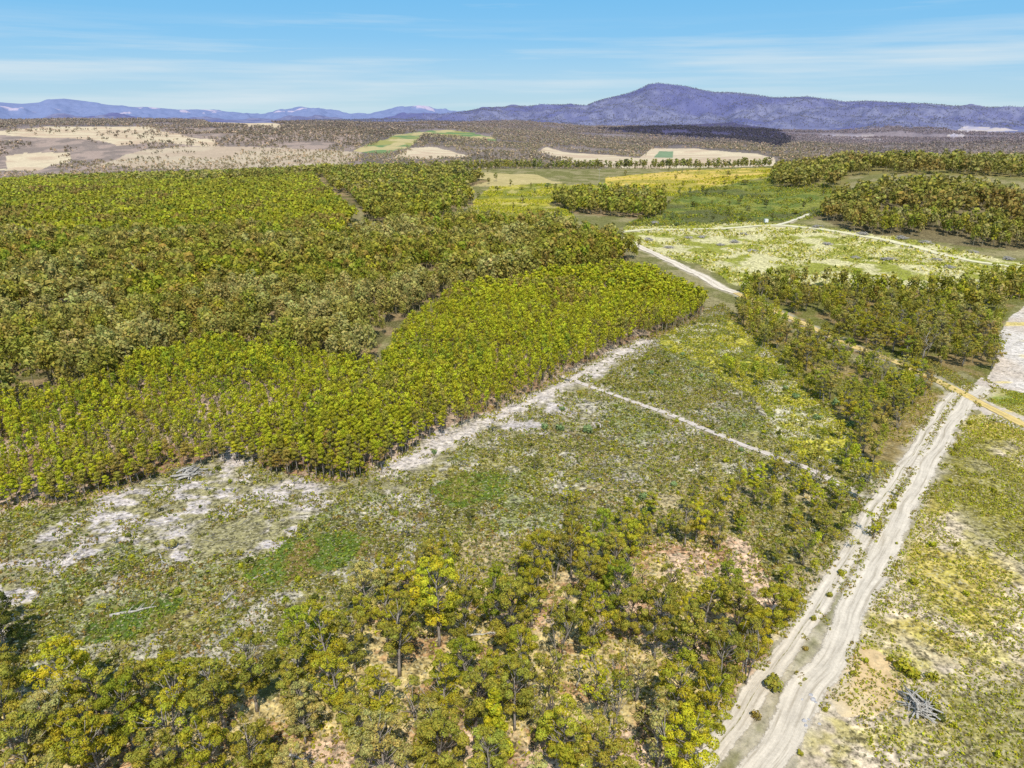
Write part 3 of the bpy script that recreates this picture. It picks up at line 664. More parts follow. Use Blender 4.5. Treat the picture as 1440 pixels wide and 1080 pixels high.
# gum meshes
STY = {}
def variants(key, specs):
    STY[key] = []
    for sp in specs:
        (tv, tf, tc), (cv, cf, cc) = gum(**sp)
        pale = sp['seed'] % 3 != 0
        STY[key].append((mesh_np('gum_trunk', tv, tf, BK_PALE if pale else BK_DARK, tc, None, True), mesh_np('gum_crown', cv, cf, MF, cc), sp['Ht'], sp['W'], pale))
variants('broad', [dict(seed=s, Ht=16, W=9, lo=.32, puffs=42, nl=330, lsz=.155, pr=(.7, 1.35)) for s in (1, 2, 4, 5, 6)])
variants('tall', [dict(seed=s, Ht=16, W=6.6, lo=.36, puffs=33, nl=320, lsz=.15, pr=(.6, 1.15)) for s in (11, 13, 14, 15)])
variants('many', [dict(seed=s, Ht=16, W=7.2, lo=.46, puffs=27, nl=235, lsz=.145, pr=(.55, 1.05), stems=3, lean=.08) for s in (20, 22, 23, 24)])
variants('cone', [dict(seed=31, Ht=16, W=6.2, lo=.14, puffs=46, nl=260, lsz=.18, pr=(.75, 1.1), conic=1)])
TW = dict(lime='lime green', green='deep green', olive='olive green', yellow='golden', rust='rusty brown', khaki='khaki', grey='grey green', dark='dark green', blue='blue green', mid='green')
def size_word(h): return 'towering' if h > 16 else 'tall' if h > 13 else 'medium' if h > 10 else 'low' if h > 7 else 'small'
SW = dict(broad='spreading', tall='upright', many='several-stemmed', cone='cone-shaped')
def place_word(u, v, reg):
    if reg == 'strip': return 'in %s tree belt left of gravel road' % ('upper' if v < 510 else 'middle' if v < 590 else 'lower')
    if reg == 'midwood': return 'in %s part of block beyond gravel road' % ('left' if u < 1160 else 'middle' if u < 1270 else 'right')
    if reg == 'trans': return 'in %s part of fringe below clearing' % ('left' if u < 780 else 'middle' if u < 980 else 'right')
    hh = 'far left' if u < 170 else 'left' if u < 420 else 'centre left' if u < 640 else 'centre' if u < 820 else 'centre right' if u < 960 else 'by dirt track'
    vv = 'back row' if v < 880 else 'middle row' if v < 980 else 'front row'
    return '%s of foreground woodland, %s' % (vv, hh)
ORD = ['leftmost', 'second from left', 'third from left', 'fourth from left', 'fifth from left', 'sixth from left', 'seventh from left', 'eighth from left', 'ninth from left', 'tenth from left', 'eleventh from left', 'twelfth from left', 'thirteenth from left', 'fourteenth from left', 'fifteenth from left', 'sixteenth from left', 'seventeenth from left', 'eighteenth from left', 'nineteenth from left', 'twentieth from left']
LAB = {}
def reg_label(o, base, x, y, z):
    u, v = project(x, y, z); LAB.setdefault(base, []).append((float(u), o))
def finish_labels():
    for base, L in LAB.items():
        L.sort(key=lambda t: t[0])
        for i, (u, o) in enumerate(L):
            o['label'] = base if len(L) == 1 else ('%s, %s' % (base, ORD[i]) if i < 20 and len(L) > 1 else '%s, number %d from left' % (base, i + 1))
GRP = dict(fore='gum trees of the foreground woodland', strip='gum trees in the belt left of the gravel road', midwood='gum trees beyond the gravel road', trans='gum trees of the scrubby fringe')
for i, (x, y, z, h, w, tn, c, reg, st) in enumerate(gum_ind):
    vs = STY[st]; tm, cm, H0, W0, pale = vs[R.randrange(len(vs))]
    o = empty('gum_tree', (x, y, z), R.uniform(0, 6.28), category='tree', group=GRP[reg]); o.scale = (w / W0, w / W0, h / H0)
    t = link('trunk', tm, o); k = link('crown', cm, o); k.color = (*[float(q) for q in c], 1)
    uu, vv = project(x, y, z)
    reg_label(o, '%s %s %s gum %s' % (size_word(h), SW[st], TW[tn], place_word(float(uu), float(vv), reg)), x, y, z)

# ------------------------------------------------------------------ plantation
x, y = grid(-420, 260, 160, 620, 2.55, .36, .62); z = H(x, y); m, u, v = zones(x, y, z, .35); td = track_dist(x, y)
gap = fbm(x / 16, y / 16, 25, 3)
edge_low = (v > 560) & (u < 420)
ok = in_view(u, v, 90) & m['plant'] & (td > 1.5) & (gap > np.where(edge_low, .25, np.where(v < 640, .12, .2))) & (rng.uniform(0, 1, len(x)) > .06)
# slim breaks between the rows
for P in ([(496,526),(524,526),(542,486),(562,460),(543,450),(516,478)], [(566,462),(606,428),(632,404),(618,394),(596,418),(552,452)]):
    ok &= ~inpoly(u, v, P)
x, y, z, u, v = x[ok], y[ok], z[ok], u[ok], v[ok]; dist = np.sqrt(x * x + y * y + 1e4)
key = np.clip(rng.uniform(0, 1, len(x)) * .6 + (fbm(x / 30, y / 30, 35, 3) - .5) * 1.4 + .2, 0, .999)
pc, pn = tones(len(x), dict(green=1.0, mid=2, lime=6, olive=2, khaki=1.2, rust=.5), key)
ph = (rng.uniform(8.2, 12.2, len(x)) + (fbm(x / 20, y / 20, 37, 3) - .5) * 5) * (1 - .12 * (edge_low[ok])); ev_ = np.interp(u, [0, 110, 230, 340, 385, 470, 545, 600, 700, 765, 850], [718, 706, 674, 654, 668, 684, 662, 622, 584, 553, 503]); fr_ = np.clip((ev_ - v) / 26, 0, 1); ph = ph * (.74 + .26 * fr_ + rng.uniform(-.1, .1, len(x)) * (1 - fr_)); order = np.argsort(dist)
# individuals: nearest trees in view
PLV = []
for s in range(8):
    (tv, tf, tc), (cv, cf, cc) = plant_tree(100 + s, W=R.uniform(2.7, 3.4), nl=95, lsz=.19)
    PLV.append((mesh_np('plantation_trunk', tv, tf, BK_PALE, tc, None, True), mesh_np('plantation_crown', cv, cf, MF, cc)))
edge_line = [(0,712),(110,700),(230,668),(335,632),(375,662),(470,680),(545,655),(600,612),(700,578),(765,547),(850,497)]
vis = [k for k in order if -10 < u[k] < 1450][:300]; visset = set(int(k) for k in vis)
print('plantation', len(x))
for k in vis:
    o = empty('plantation_tree', (x[k], y[k], z[k]), R.uniform(0, 6.28), category='tree', group='slender trees at the near edge of the plantation')
    s = R.uniform(.78, 1.05); o.scale = (s, s, ph[k] / 12.5)
    tm, cm = PLV[R.randrange(8)]; link('trunk', tm, o); q = link('crown', cm, o); q.color = (*[float(a) for a in pc[k]], 1)
    ev = float(np.interp(u[k], [p[0] for p in edge_line], [p[1] for p in edge_line]))
    row = 'on plantation edge' if ev - v[k] < 9 else 'just inside plantation edge' if ev - v[k] < 22 else 'deeper in plantation'
    hh = 'at far left' if u[k] < 80 else 'left above rubble slope' if u[k] < 200 else 'above left log heap' if u[k] < 340 else 'left of centre' if u[k] < 480 else 'centre, by pale track' if u[k] < 640 else 'right, by pale track'
    sz = 'tall' if ph[k] > 11 else 'short' if ph[k] < 9.2 else 'slim'
    reg_label(o, '%s %s plantation tree %s, %s' % (sz, TW[str(pn[k])], row, hh), x[k], y[k], z[k])
rest = np.array([k for k in range(len(x)) if k not in visset])
def stuff_trees(name, x, y, z, h, c, tms_by, label, hz=None):
    d = np.sqrt(x * x + y * y + 1e4)
    for i, (d0, d1, tms, h0) in enumerate(tms_by):
        q = (d >= d0) & (d < d1)
        if not q.any(): continue
        yield q, tms, h0
T_P1 = [tmpl('p', 200 + s, 12.5, 3.0 + .2 * (s % 4), 130, .40 + .06 * (s % 3), True, 6) for s in range(9)]
T_P2 = [tmpl('p', 220 + s, 12.5, 3.5, 56, .5, True, 4) for s in range(7)]
T_P3 = [tmpl('p', 240 + s, 12.5, 4.0, 34, .45, False, 3) for s in range(6)]
T_W1 = [tmpl('w', 300 + s, 14, 6.4, 260, .34, True, 11) for s in range(7)]
T_W2 = [tmpl('w', 320 + s, 14, 6.6, 120, .32, True, 8) for s in range(7)]
T_W3 = [tmpl('w', 340 + s, 14, 6.8, 54, .3, True, 5) for s in range(6)]
T_F = [tmpl('f', 360 + s, 12, 8.5, 9, .12, False, 1) for s in range(6)]
def emit(name, X, label, cat='trees', tset='P', dark=1.0):
    x, y, z, h, c = X; d = np.sqrt(x * x + y * y + 1e4)
    bands = {'P': [(0, 380, T_P1, 12.5), (380, 620, T_P2, 12.5), (620, 9e9, T_P3, 12.5)], 'W': [(0, 420, T_W1, 14), (420, 700, T_W2, 14), (700, 9e9, T_W3, 14)]}[tset]
    V0 = []; 
    sel = []
    allT = []; allidx = []
    Vs = []; Fs = []; Cs = []; n0 = 0
    for d0, d1, tms, h0 in bands:
        bi = np.nonzero((d >= d0) & (d < d1))[0]
        if not len(bi): continue
        pick = rng.integers(0, len(tms), len(bi))
        for t, (V, Fq, C, L) in enumerate(tms):
            idx = bi[pick == t]
            if not len(idx): continue
            rot = rng.uniform(0, 6.28, len(idx)); cs = np.cos(rot)[:, None]; sn = np.sin(rot)[:, None]
            sz = (h[idx] / h0)[:, None]; s = sz * rng.uniform(.82, 1.2, (len(idx), 1)); 
            X_ = (V[None, :, 0] * cs - V[None, :, 1] * sn) * s + x[idx][:, None]; Y_ = (V[None, :, 0] * sn + V[None, :, 1] * cs) * s + y[idx][:, None]; Z_ = V[None, :, 2] * sz + z[idx][:, None]
            hz = np.clip((d[idx] - 500) / 9000, 0, .5)[:, None, None]  # distance haze, blended into the vertex colour
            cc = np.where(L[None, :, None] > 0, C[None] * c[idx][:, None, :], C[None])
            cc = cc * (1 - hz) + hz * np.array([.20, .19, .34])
            Vs.append(np.stack([X_, Y_, Z_], -1).reshape(-1, 3)); Cs.append(np.broadcast_to(cc, (len(idx), len(V), 3)).reshape(-1, 3))
            Fs.append((Fq[None] + (np.arange(len(idx)) * len(V))[:, None, None]).reshape(-1, 4) + n0); n0 += len(idx) * len(V)
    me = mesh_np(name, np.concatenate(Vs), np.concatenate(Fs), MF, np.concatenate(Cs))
    link(name, me, kind='stuff', label=label, category=cat); print(name, len(x), 'quads', sum(len(f) for f in Fs))
emit('plantation_woodland', (x[rest], y[rest], z[rest], ph[rest], pc[rest]), 'dense lime green plantation trees filling the block left of centre', 'plantation', 'P')

# upper-left plantation
x, y = grid(-900, 60, 480, 1150, 4.3, .4, .3); z = H(x, y); m, u, v = zones(x, y, z, .6)
ok = in_view(u, v, 90) & m['plant2'] & ~inpoly(u, v, [(434,250),(458,250),(518,302),(500,312),(470,288)]) & (fbm(x / 30, y / 30, 45, 3) > .22)
x, y, z = x[ok], y[ok], z[ok]; key = np.clip(rng.uniform(0, 1, len(x)) * .5 + (fbm(x / 55, y / 55, 47, 3) - .5) * 1.6 + .25, 0, .999)
c, _ = tones(len(x), dict(green=1.6, mid=4, lime=4, olive=3, rust=.4), key)
emit('hillside_plantation', (x, y, z, rng.uniform(10, 15, len(x)) * 1.15, c * 1.0), 'green plantation block on the far left beyond the olive woodland', 'plantation', 'P')

# native woodland blocks
def wood(keys, box, step, spec, name, label, hr, thr=.22, ang=.2, wseed=55, fade=1.0):
    x, y = grid(*box, step, .48, ang); z = H(x, y); m, u, v = zones(x, y, z, 1.3)
    mm = np.zeros(len(x), bool)
    for k in keys: mm |= m[k]
    r = np.hypot(x, y)
    ok = in_view(u, v, 90) & mm & (r < 1420) & (fbm(x / 28, y / 28, wseed, 3) > thr) & ~inpoly(u, v, [(585,380),(622,380),(620,402),(590,400)]) & ~inpoly(u, v, [(690,372),(702,372),(700,392),(688,392)]) & ~inpoly(u, v, [(0,535),(60,530),(60,552),(0,560)]) & ~inpoly(u, v, [(515,470),(526,470),(532,440),(524,440)]) & ~inpoly(u, v, [(434,250),(458,250),(518,302),(500,312),(470,288)]) & (track_dist(x, y) > 2)
    x, y, z = x[ok], y[ok], z[ok]
    key = np.clip(rng.uniform(0, 1, len(x)) * .55 + (fbm(x / 45, y / 45, wseed + 3, 3) - .5) * 1.7 + .22, 0, .999)
    c, _ = tones(len(x), spec, key)
    emit(name, (x, y, z, rng.uniform(*hr, len(x)), c * fade), label, 'woodland', 'W')
wood(['wood1'], (-560, 160, 190, 780), 5.4, dict(grey=2.6, khaki=4.5, olive=4, rust=1.6, mid=1.2, green=.6), 'native_woodland', 'olive and grey green native woodland behind the lime plantation', (9, 19), .28)
wood(['wood2', 'clump'], (-1050, 330, 620, 1320), 6.6, dict(dark=.5, olive=5, green=1.2, mid=1.6, khaki=1.5, grey=.5), 'ridge_woodland', 'olive woodland running along the ridge behind the left plantation', (9, 18), .30, .1, 65)
wood(['hill', 'treeline'], (230, 1350, 380, 1400), 6.6, dict(rust=1.6, khaki=3.5, olive=5, mid=1, green=.5, grey=.8), 'hillside_woodland', 'brownish olive woodland covering the hillside at the right', (10, 18), .33, .1, 75, .95)
if gum_rest:
    A = np.array([[t[0], t[1], t[2], t[3]] for t in gum_rest]); C = np.array([t[6] for t in gum_rest])
    emit('roadside_woodland', (A[:, 0], A[:, 1], A[:, 2], A[:, 3], C), 'farther gum trees massed behind the gravel road at right', 'woodland', 'W')

# treeline on the crest behind the gold field, and bushes on the fields
x, y = grid(-300, 750, 1100, 1330, 9, .48); z = H(x, y); u, v = project(x, y, z)
line = np.interp(u, [560, 700, 860, 960, 1090], [1150, 1190, 1215, 1225, 1240]); r = np.hypot(x, y)
ok = (u > 555) & (u < 1085) & (r > line) & (r < line + 75) & (fbm(x / 26, y / 26, 88, 3) > .40)
x, y, z = x[ok], y[ok], z[ok]; c, _ = tones(len(x), dict(olive=4, green=2, mid=1.5, dark=.8))
emit('crest_treeline', (x, y, z, rng.uniform(5, 17, len(x)), c * .85), 'line of olive trees along the crest behind the golden field', 'treeline', 'W')

# distant forest
x1, y1 = grid(-3400, 3400, 1350, 5600, 26, .5, .35); z1 = H(x1, y1); m, u, v = zones(x1, y1, z1, .5); r = np.hypot(x1, y1)
dn = fbm(x1 / 260, y1 / 260, 91, 4); ok = in_view(u, v, 60) & (r > 1450) & (r < 5600)
thr = np.full(len(x1), .30); thr[(u < 520) & (v > 182)] = .40
field = m['f1'] | m['f2'] | m['f3'] | m['f5'] | m['f6'] | m['f10']
f4 = m['f4'] | m['f7']
ok &= (dn > thr) & ~field & ~(f4 & (rng.uniform(0, 1, len(x1)) > np.where(m['f7'], .65, .16)))
x, y, z, u, v, r = x1[ok], y1[ok], z1[ok], u[ok], v[ok], r[ok]
x = np.r_[x, x + rng.uniform(-14, 14, len(x)), x + rng.uniform(-14, 14, len(x))]; y = np.r_[y, y + rng.uniform(-14, 14, len(y)), y + rng.uniform(-14, 14, len(y))]; z = H(x, y); r = np.hypot(x, y); u = np.r_[u, u, u]; v = np.r_[v, v, v]
c1 = np.array(lin(126, 114, 108)); c2 = np.array(lin(108, 110, 92)); nb = fbm(x / 420, y / 420, 93, 3)[:, None]; c1 = c1 * (.8 + .45 * nb); c2 = c2 * (.7 + .6 * nb); t = rng.uniform(0, 1, (len(x), 1)); c = c1 * t + c2 * (1 - t)  # nb: broad sunlit and shaded patches painted into tree colour
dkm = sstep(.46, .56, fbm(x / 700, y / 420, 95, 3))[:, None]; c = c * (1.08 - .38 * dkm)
c = np.where((rng.uniform(0, 1, len(x)) < .16)[:, None], np.array(lin(172, 156, 152))[None], c)
hz = np.clip((r - 1500) / 5200 + np.clip((u - 900) / 300, 0, 1) * np.clip((r - 3300) / 1500, 0, 1) * .6, 0, .95)[:, None]; c = c * (1 - hz) + hz * np.array(lin(118, 112, 146))  # aerial haze blended into tree colour with distance
sh = inpoly(u, v, ZP['shad']); c[sh] = lin(72, 72, 100)  # same dark band: its shadow painted into the tree colour
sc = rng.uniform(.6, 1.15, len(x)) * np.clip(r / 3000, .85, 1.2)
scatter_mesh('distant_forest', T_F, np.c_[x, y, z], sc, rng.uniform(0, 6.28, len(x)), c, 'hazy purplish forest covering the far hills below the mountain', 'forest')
print('distant', len(x))
# mountain forest: coarse clumps giving the ridges their toothed outline and mottling
n = 46000; az = rng.uniform(-.72, .72, n); r = rng.uniform(5600, 9600, n); x = r * np.sin(az); y = r * np.cos(az); z = H(x, y)
m, u, v = zones(x, y, z, .5); ok = (u > 440) & in_view(u, v, 30) & ~(m['f8'] | m['f9']) & (z > -45)
x, y, z = x[ok], y[ok], z[ok]; t = rng.uniform(0, 1, (len(x), 1)); c = np.array(lin(100, 103, 138)) * t + np.array(lin(108, 110, 144)) * (1 - t)  # blue violet tones are haze put into the clump colour
scatter_mesh('mountain_forest', T_F, np.c_[x, y, z], rng.uniform(.6, 1.3, len(x)), rng.uniform(0, 6.28, len(x)), c, 'hazy blue violet forest mottling the slopes of the long mountain', 'forest', squash=rng.uniform(.5, .9, len(x)))

# ------------------------------------------------------------------ ground cover
def tuft(seed, n, w, h, sz, blades=False):
    rs = np.random.default_rng(seed); g = G()
    leaves(g, rs, (0, 0, h * .3), (w / 2, w / 2, h * .7), n, sz, low=-.1, jit=.7, var=.3)
    V, Fq, C = g.arr(); return V, Fq, C, np.ones(len(V))
TU = [tuft(500 + s, 8, .9, .6, .26) for s in range(8)]
TB = [tuft(520 + s, 16, 1.2, .9, .28) for s in range(6)]
def cover(name, label, box, step, zfun, sc, seed, tms=TU, cat='undergrowth', ang=.4):
    x, y = grid(*box, step, .5, ang); z = H(x, y); m, u, v = zones(x, y, z, .8)
    ok = in_view(u, v, 30, 1130); keep, col = zfun(x, y, m, u, v); ok &= keep & (track_dist(x, y) > (-.9 if name == 'verge_scrub' else .3))
    s = rng.uniform(*sc, len(x))
    scatter_mesh(name, tms, np.c_[x, y, z][ok], s[ok], rng.uniform(0, 6.28, ok.sum()), col[ok], label, cat); print(name, ok.sum())
def zclear(x, y, m, u, v):
    n2 = fbm(x / 14, y / 14, 1, 4); n3 = fbm(x / 5, y / 5, 4, 3); ng = fbm(x / 20, y / 20, 61, 3); r = rng.uniform(0, 1, len(x))
    keep = (m['clear'] | m['trans'] | m['debris'] | m['yel1']) & (fbm(x / 7, y / 7, 101, 3) > np.where(m['debris'], .47, .30))
    c, _ = tones(len(x), dict(olive=6, khaki=2, grey=.8, green=2, mid=3, rust=1.6, yellow=.7, dark=2)); c = c * .9
    lush = m['lush'] | m['lush2'] | m['lush3']
    keep |= lush
    c[lush] = (tones(int(lush.sum()), dict(green=7, mid=1, rust=1.6))[0]) * np.array([.82, .86, 1.0])
    rust = (n3 > .55) & ~lush & (v > 700) & (r < .22); c[rust] = TN['rust'] * np.array([.9, .8, 1])
    yl = m['yel1'] & (r < .5); c[yl] = TN['yellow'] * .85
    pl = (r > .78) & (r < .90) & ~lush; c[pl] = np.array([.175, .175, .185]) * rng.uniform(.7, 1.15, (int(pl.sum()), 1))
    dk = (r > .90); c[dk] = TN['dark']  # dark tufts stand in for shadow specks in the scrub
    return keep, c
cover('clearing_scrub', 'low brown green bracken and regrowth covering the clearing', (-280, 280, 100, 420), 1.0, zclear, (.45, 1.2), 1)
def zgrass(x, y, m, u, v):
    n = fbm(x / 5, y / 5, 4, 3); n2 = fbm(x / 14, y / 14, 1, 4)
    keep = (m['grass'] & (fbm(x / 9, y / 9, 111, 4) > .42)) | (m['pang'] & (fbm(x / 9, y / 9, 111, 4) > .42)) | (m['sandy'] & (rng.uniform(0, 1, len(x)) < .01))
    keep &= (v < 760) | (rng.uniform(0, 1, len(x)) < .8)
    c, _ = tones(len(x), dict(mid=5, lime=2, yellow=2.2, olive=2.5, rust=.5)); return keep, c * .95
cover('grass_tussocks', 'yellow green grass tussocks on the open ground right of the track', (60, 360, 60, 330), .72, zgrass, (.3, .9), 2, cat='grass')
def zfloor(x, y, m, u, v):
    keep = (m['fore'] | m['strip'] | m['plant'] & (v > 520)) & (fbm(x / 8, y / 8, 121, 3) > np.where(m['plant'], .5, .44))
    c, _ = tones(len(x), dict(yellow=3, grey=2, rust=2.5, olive=3, mid=1.5)); return keep, c * .95
def zmed(x, y, m, u, v):
    LQ = [q for nm, q, w, c, k in TL if k in 'lr']; d = [np.full(x.shape, 1e9)] * 2; side = []
    for q in LQ:
        xi = np.interp(y, q[:, 1], q[:, 0]); side.append(xi)
    mid = (x > side[0] + .8) & (x < side[1] - 2.2); vis = (y > 96) & (y < 300)
    edge = ((x > side[0] - 5.5) & (x < side[0] - 1.4) | (x > side[1] + 2.4) & (x < side[1] + 6.5)) & vis
    n = fbm(x / 3.5, y / 9, 151, 3); keep = mid & vis & (n > np.where(y < 130, .54, .42)) | edge & (n > .56)
    c, _ = tones(len(x), dict(olive=4, khaki=4, mid=3, rust=2.5, yellow=1)); return keep, c * .9
cover('verge_scrub', 'low olive and rusty scrub growing between and beside the wheel tracks', (20, 230, 80, 310), .75, zmed, (.3, 1.05), 5)
cover('woodland_understorey', 'yellow and rusty grasses between the woodland trunks', (-260, 220, 60, 330), 1.25, zfloor, (.5, 1.2), 3)
def zfar(x, y, m, u, v):
    r = np.hypot(x, y); keep = (m['gold'] | m['green'] | m['pale'] | m['midwood'] | m['goldn'] & (rng.uniform(0, 1, len(x)) < .15)) & (r < 1200) & (fbm(x / 24, y / 24, 131, 4) > .45)
    c, _ = tones(len(x), dict(mid=3, green=2, olive=3, yellow=1.5, dark=.6)); g = m['green']; c[g] *= [.82, .84, 1.1]
    y1 = (m['gold'] & (rng.uniform(0, 1, len(x)) < .6)); c[y1] = TN['yellow']
    p = m['pale'] & (rng.uniform(0, 1, len(x)) < .5); c[p] = np.array([.24, .235, .13]); return keep, c
cover('field_heath', 'patchy yellow and green heath on the fields beyond the tracks', (-120, 720, 380, 1200), 3.4, zfar, (1.2, 3.0), 4)

# sticks: bleached branches left by logging
def stick_t(seed):
    rs = np.random.default_rng(seed); g = G(); L = 2.2; tube(g, [(-L / 2, 0, .08), (0, rs.normal() * .12, .16), (L / 2, rs.normal() * .2, .1)], [.05, .07, .03], 4)
    tube(g, [(.2, 0, .15), (.8, .5, .35)], [.04, .02], 4); V, Fq, C = g.arr(); return V, Fq, C, np.ones(len(V))
ST = [stick_t(s) for s in range(5)]
x, y = grid(-280, 260, 80, 420, 1.7, .5); z = H(x, y); m, u, v = zones(x, y, z, .8)
ok = in_view(u, v, 20, 1120) & (m['debris'] & (rng.uniform(0, 1, len(x)) < .6) | (m['clear'] | m['fore']) & (rng.uniform(0, 1, len(x)) < .22)) & (track_dist(x, y) > .5)
n = ok.sum(); c = np.array([.19, .195, .26]) * rng.uniform(.5, 1.2, (n, 1)); rot = np.where(rng.uniform(0, 1, n) < .6, rng.normal(.65, .3, n), rng.uniform(0, 3.14, n))
scatter_mesh('logging_debris', ST, np.c_[x, y, z][ok], rng.uniform(.25, .85, n) * np.where(rng.uniform(0, 1, n) < .06, 1.8, 1), rot, c, 'bleached sticks and bark littering the cleared strip', 'debris')

# ------------------------------------------------------------------ saplings and bushes in the clearing
SAP = []
for s in range(5):
    (tv, tf, tc), (cv, cf, cc) = gum(seed=60 + s, Ht=5, W=2.6, lo=.42, puffs=8, nl=60, lsz=.19, pr=(.5, .85), lean=.08)
    SAP.append((mesh_np('sapling_stem', tv, tf, BK_DARK, tc, None, True), mesh_np('sapling_crown', cv, cf, MF, cc)))
BU = [mesh_np('bush_leaves', *(lambda A: (A[0], A[1]))(bush(80 + s)), MF, bush(80 + s)[2]) for s in range(6)]
sap_hand = [(1228,757,7.5,'lime'),(1236,752,5,'mid'),(801,537,5,'mid'),(693,607,7,'mid'),(748,590,3.4,'lime'),(797,710,6,'lime'),(812,712,5,'mid'),(818,665,3,'lime'),(660,730,3.5,'dark'),(575,790,4,'mid'),(640,770,6,'green'),(735,770,5,'olive'),(745,805,6,'olive'),
 (900,700,3.4,'mid'),(1262,700,4.5,'green'),(1190,700,3.5,'dark'),(1196,770,4,'lime'),(545,660,4,'lime'),(633,640,3,'lime'),(655,655,3,'lime'),(290,690,4.5,'lime'),(395,680,3.5,'lime'),(95,705,5.5,'yellow'),(108,712,5,'mid'),(885,645,4,'mid'),(930,600,3,'olive'),
 (1130,690,5,'mid'),(1085,715,5,'lime'),(1040,740,6,'mid'),(960,735,5,'mid'),(905,770,6,'olive'),(1150,740,4,'lime'),(1170,760,4,'mid')]
pts = []
for (u, v, h, tn) in sap_hand: pts.append((*ground_pt(u, v), h, tn, True))
x, y = grid(-240, 240, 110, 400, 12, .5, .5); z = H(x, y); m, u, v = zones(x, y, z, .5)
ok = in_view(u, v, -10) & (m['clear'] | m['trans']) & ~m['fore'] & (rng.uniform(0, 1, len(x)) < np.where(m['debris'], .2, .42)) & (track_dist(x, y) > 2)
for k in np.nonzero(ok)[0]:
    nn = tones(1, dict(mid=4, lime=2, olive=3, green=2, dark=1.4))[1][0]; pts.append((x[k], y[k], z[k], R.uniform(2.2, 5.2), str(nn), False))
HB = lambda u: 'far left' if u < 200 else 'left' if u < 420 else 'centre left' if u < 600 else 'centre' if u < 780 else 'centre right' if u < 960 else 'right'
VB = lambda v: 'upper' if v < 600 else 'middle' if v < 700 else 'lower' if v < 790 else 'lowest'
for (x_, y_, z_, h, tn, hand) in pts:
    o = empty('sapling', (x_, y_, z_), R.uniform(0, 6.28), category='sapling', group='saplings standing in the clearing'); s = h / 5; o.scale = (s * R.uniform(.85, 1.2),) * 2 + (s,)
    a, b = SAP[R.randrange(5)]; link('trunk', a, o); q = link('crown', b, o); q.color = (*[float(t) for t in TN[tn] * R.uniform(.9, 1.1)], 1)
    u_, v_ = project(x_, y_, z_)
    reg_label(o, '%s %s sapling standing in %s part of clearing, %s' % ('big' if h > 4.6 else 'mid-sized' if h > 3.2 else 'little', TW[tn], VB(float(v_)), HB(float(u_))), x_, y_, z_)
# bushes: blue-green wattles, dark clumps and the ones on the track verges
bl = [(610,568 + 70,2.6,'blue'),(790,577,2.6,'blue'),(917,527,3.4,'blue'),(787,605,4,'blue'),(828,608,5,'blue'),(765,603,3.4,'blue'),(905,702,3.4,'blue'),(915,722,3.6,'blue'),(948,683,2.6,'blue'),(930,740,3.6,'blue'),(807,782,3,'blue'),(1020,505,3,'blue'),
 (1062,520,3,'blue'),(1105,548,3.4,'blue'),(1120,560,4,'blue'),(1175,570,5,'blue'),(1150,590,4,'blue'),(1195,600,4,'blue'),(1215,620,4,'blue'),(960,500,3,'blue'),(985,530,2.6,'blue'),(1045,600,2.4,'blue'),(1040,635,3,'blue'),(240,770,3.6,'grey'),
 (1088,966,4.6,'olive'),(1062,1010,2.4,'rust'),(1145,872,2,'olive'),(1165,840,2.2,'olive'),(1185,808,2.6,'mid'),(1255,715,3,'mid'),
 (1132,914,1.8,'rust'),(1270,945,4.4,'mid'),(1282,950,3.6,'mid'),(1310,955,3,'mid'),(1300,985,3.4,'mid'),(1315,1000,3,'olive'),(1322,1012,2.4,'dark'),(1250,930,1.8,'mid'),(1340,640,2,'mid'),(1200,950,1.6,'mid'),(1215,930,1.8,'lime'),(1160,1000,1.6,'mid'),(1125,1060,1.5,'mid'),
 (870,245,0,'x')]
x, y = grid(70, 300, 60, 330, 9, .5, .3); z = H(x, y); m, u, v = zones(x, y, z, .5)
ok = in_view(u, v, -10, 1085) & m['grass'] & (rng.uniform(0, 1, len(x)) < .4)
xd, yd = grid(-240, 240, 110, 380, 11, .5, .9); zd = H(xd, yd); md, ud, vd = zones(xd, yd, zd, .5)
okd = in_view(ud, vd, -10) & (md['clear'] | md['debris']) & ~md['fore'] & ~md['plant'] & ~md['strip'] & (rng.uniform(0, 1, len(xd)) < .45) & (track_dist(xd, yd) > 1.5)
DB = [(xd[k], yd[k], zd[k], R.uniform(1.1, 2.6), R.choice(['dark', 'dark', 'dark', 'green', 'lime', 'lime'])) for k in np.nonzero(okd)[0]]  # dark bushes added to stand in for charred clumps and shadows
BP = DB + [(*ground_pt(a, b), w, tn) for a, b, w, tn in bl if tn != 'x'] + [(x[k], y[k], z[k], R.uniform(1.2, 2.6), R.choice(['mid', 'mid', 'olive', 'lime', 'yellow'])) for k in np.nonzero(ok)[0]]
for (x_, y_, z_, w, tn) in BP:
    o = link('bush', BU[R.randrange(6)], None, category='bush', group='bushes on open ground'); o.location = (x_, y_, z_); s = w / 2.2; o.scale = (s, s, s * R.uniform(.7, 1)); o.rotation_euler = (0, 0, R.uniform(0, 6.28))
    o.color = (*[float(t) for t in TN[tn] * R.uniform(.9, 1.1)], 1); u_, v_ = (float(t) for t in project(x_, y_, z_))
    if u_ > 1100 and v_ > 600: pl = ('on verge of dirt track' if track_dist(np.array([x_]), np.array([y_]))[0] < 3 else 'on open grassland') + (', upper part' if v_ < 740 else ', middle part' if v_ < 900 else ', bottom part')
    else: pl = 'beside dirt track' if u_ > 1050 and v_ > 750 else 'in the clearing, %s %s' % (VB(v_), HB(u_))
    reg_label(o, '%s %s bush %s' % ('wide' if w > 3 else 'medium' if w > 1.9 else 'small', TW[tn], pl), x_, y_, z_)
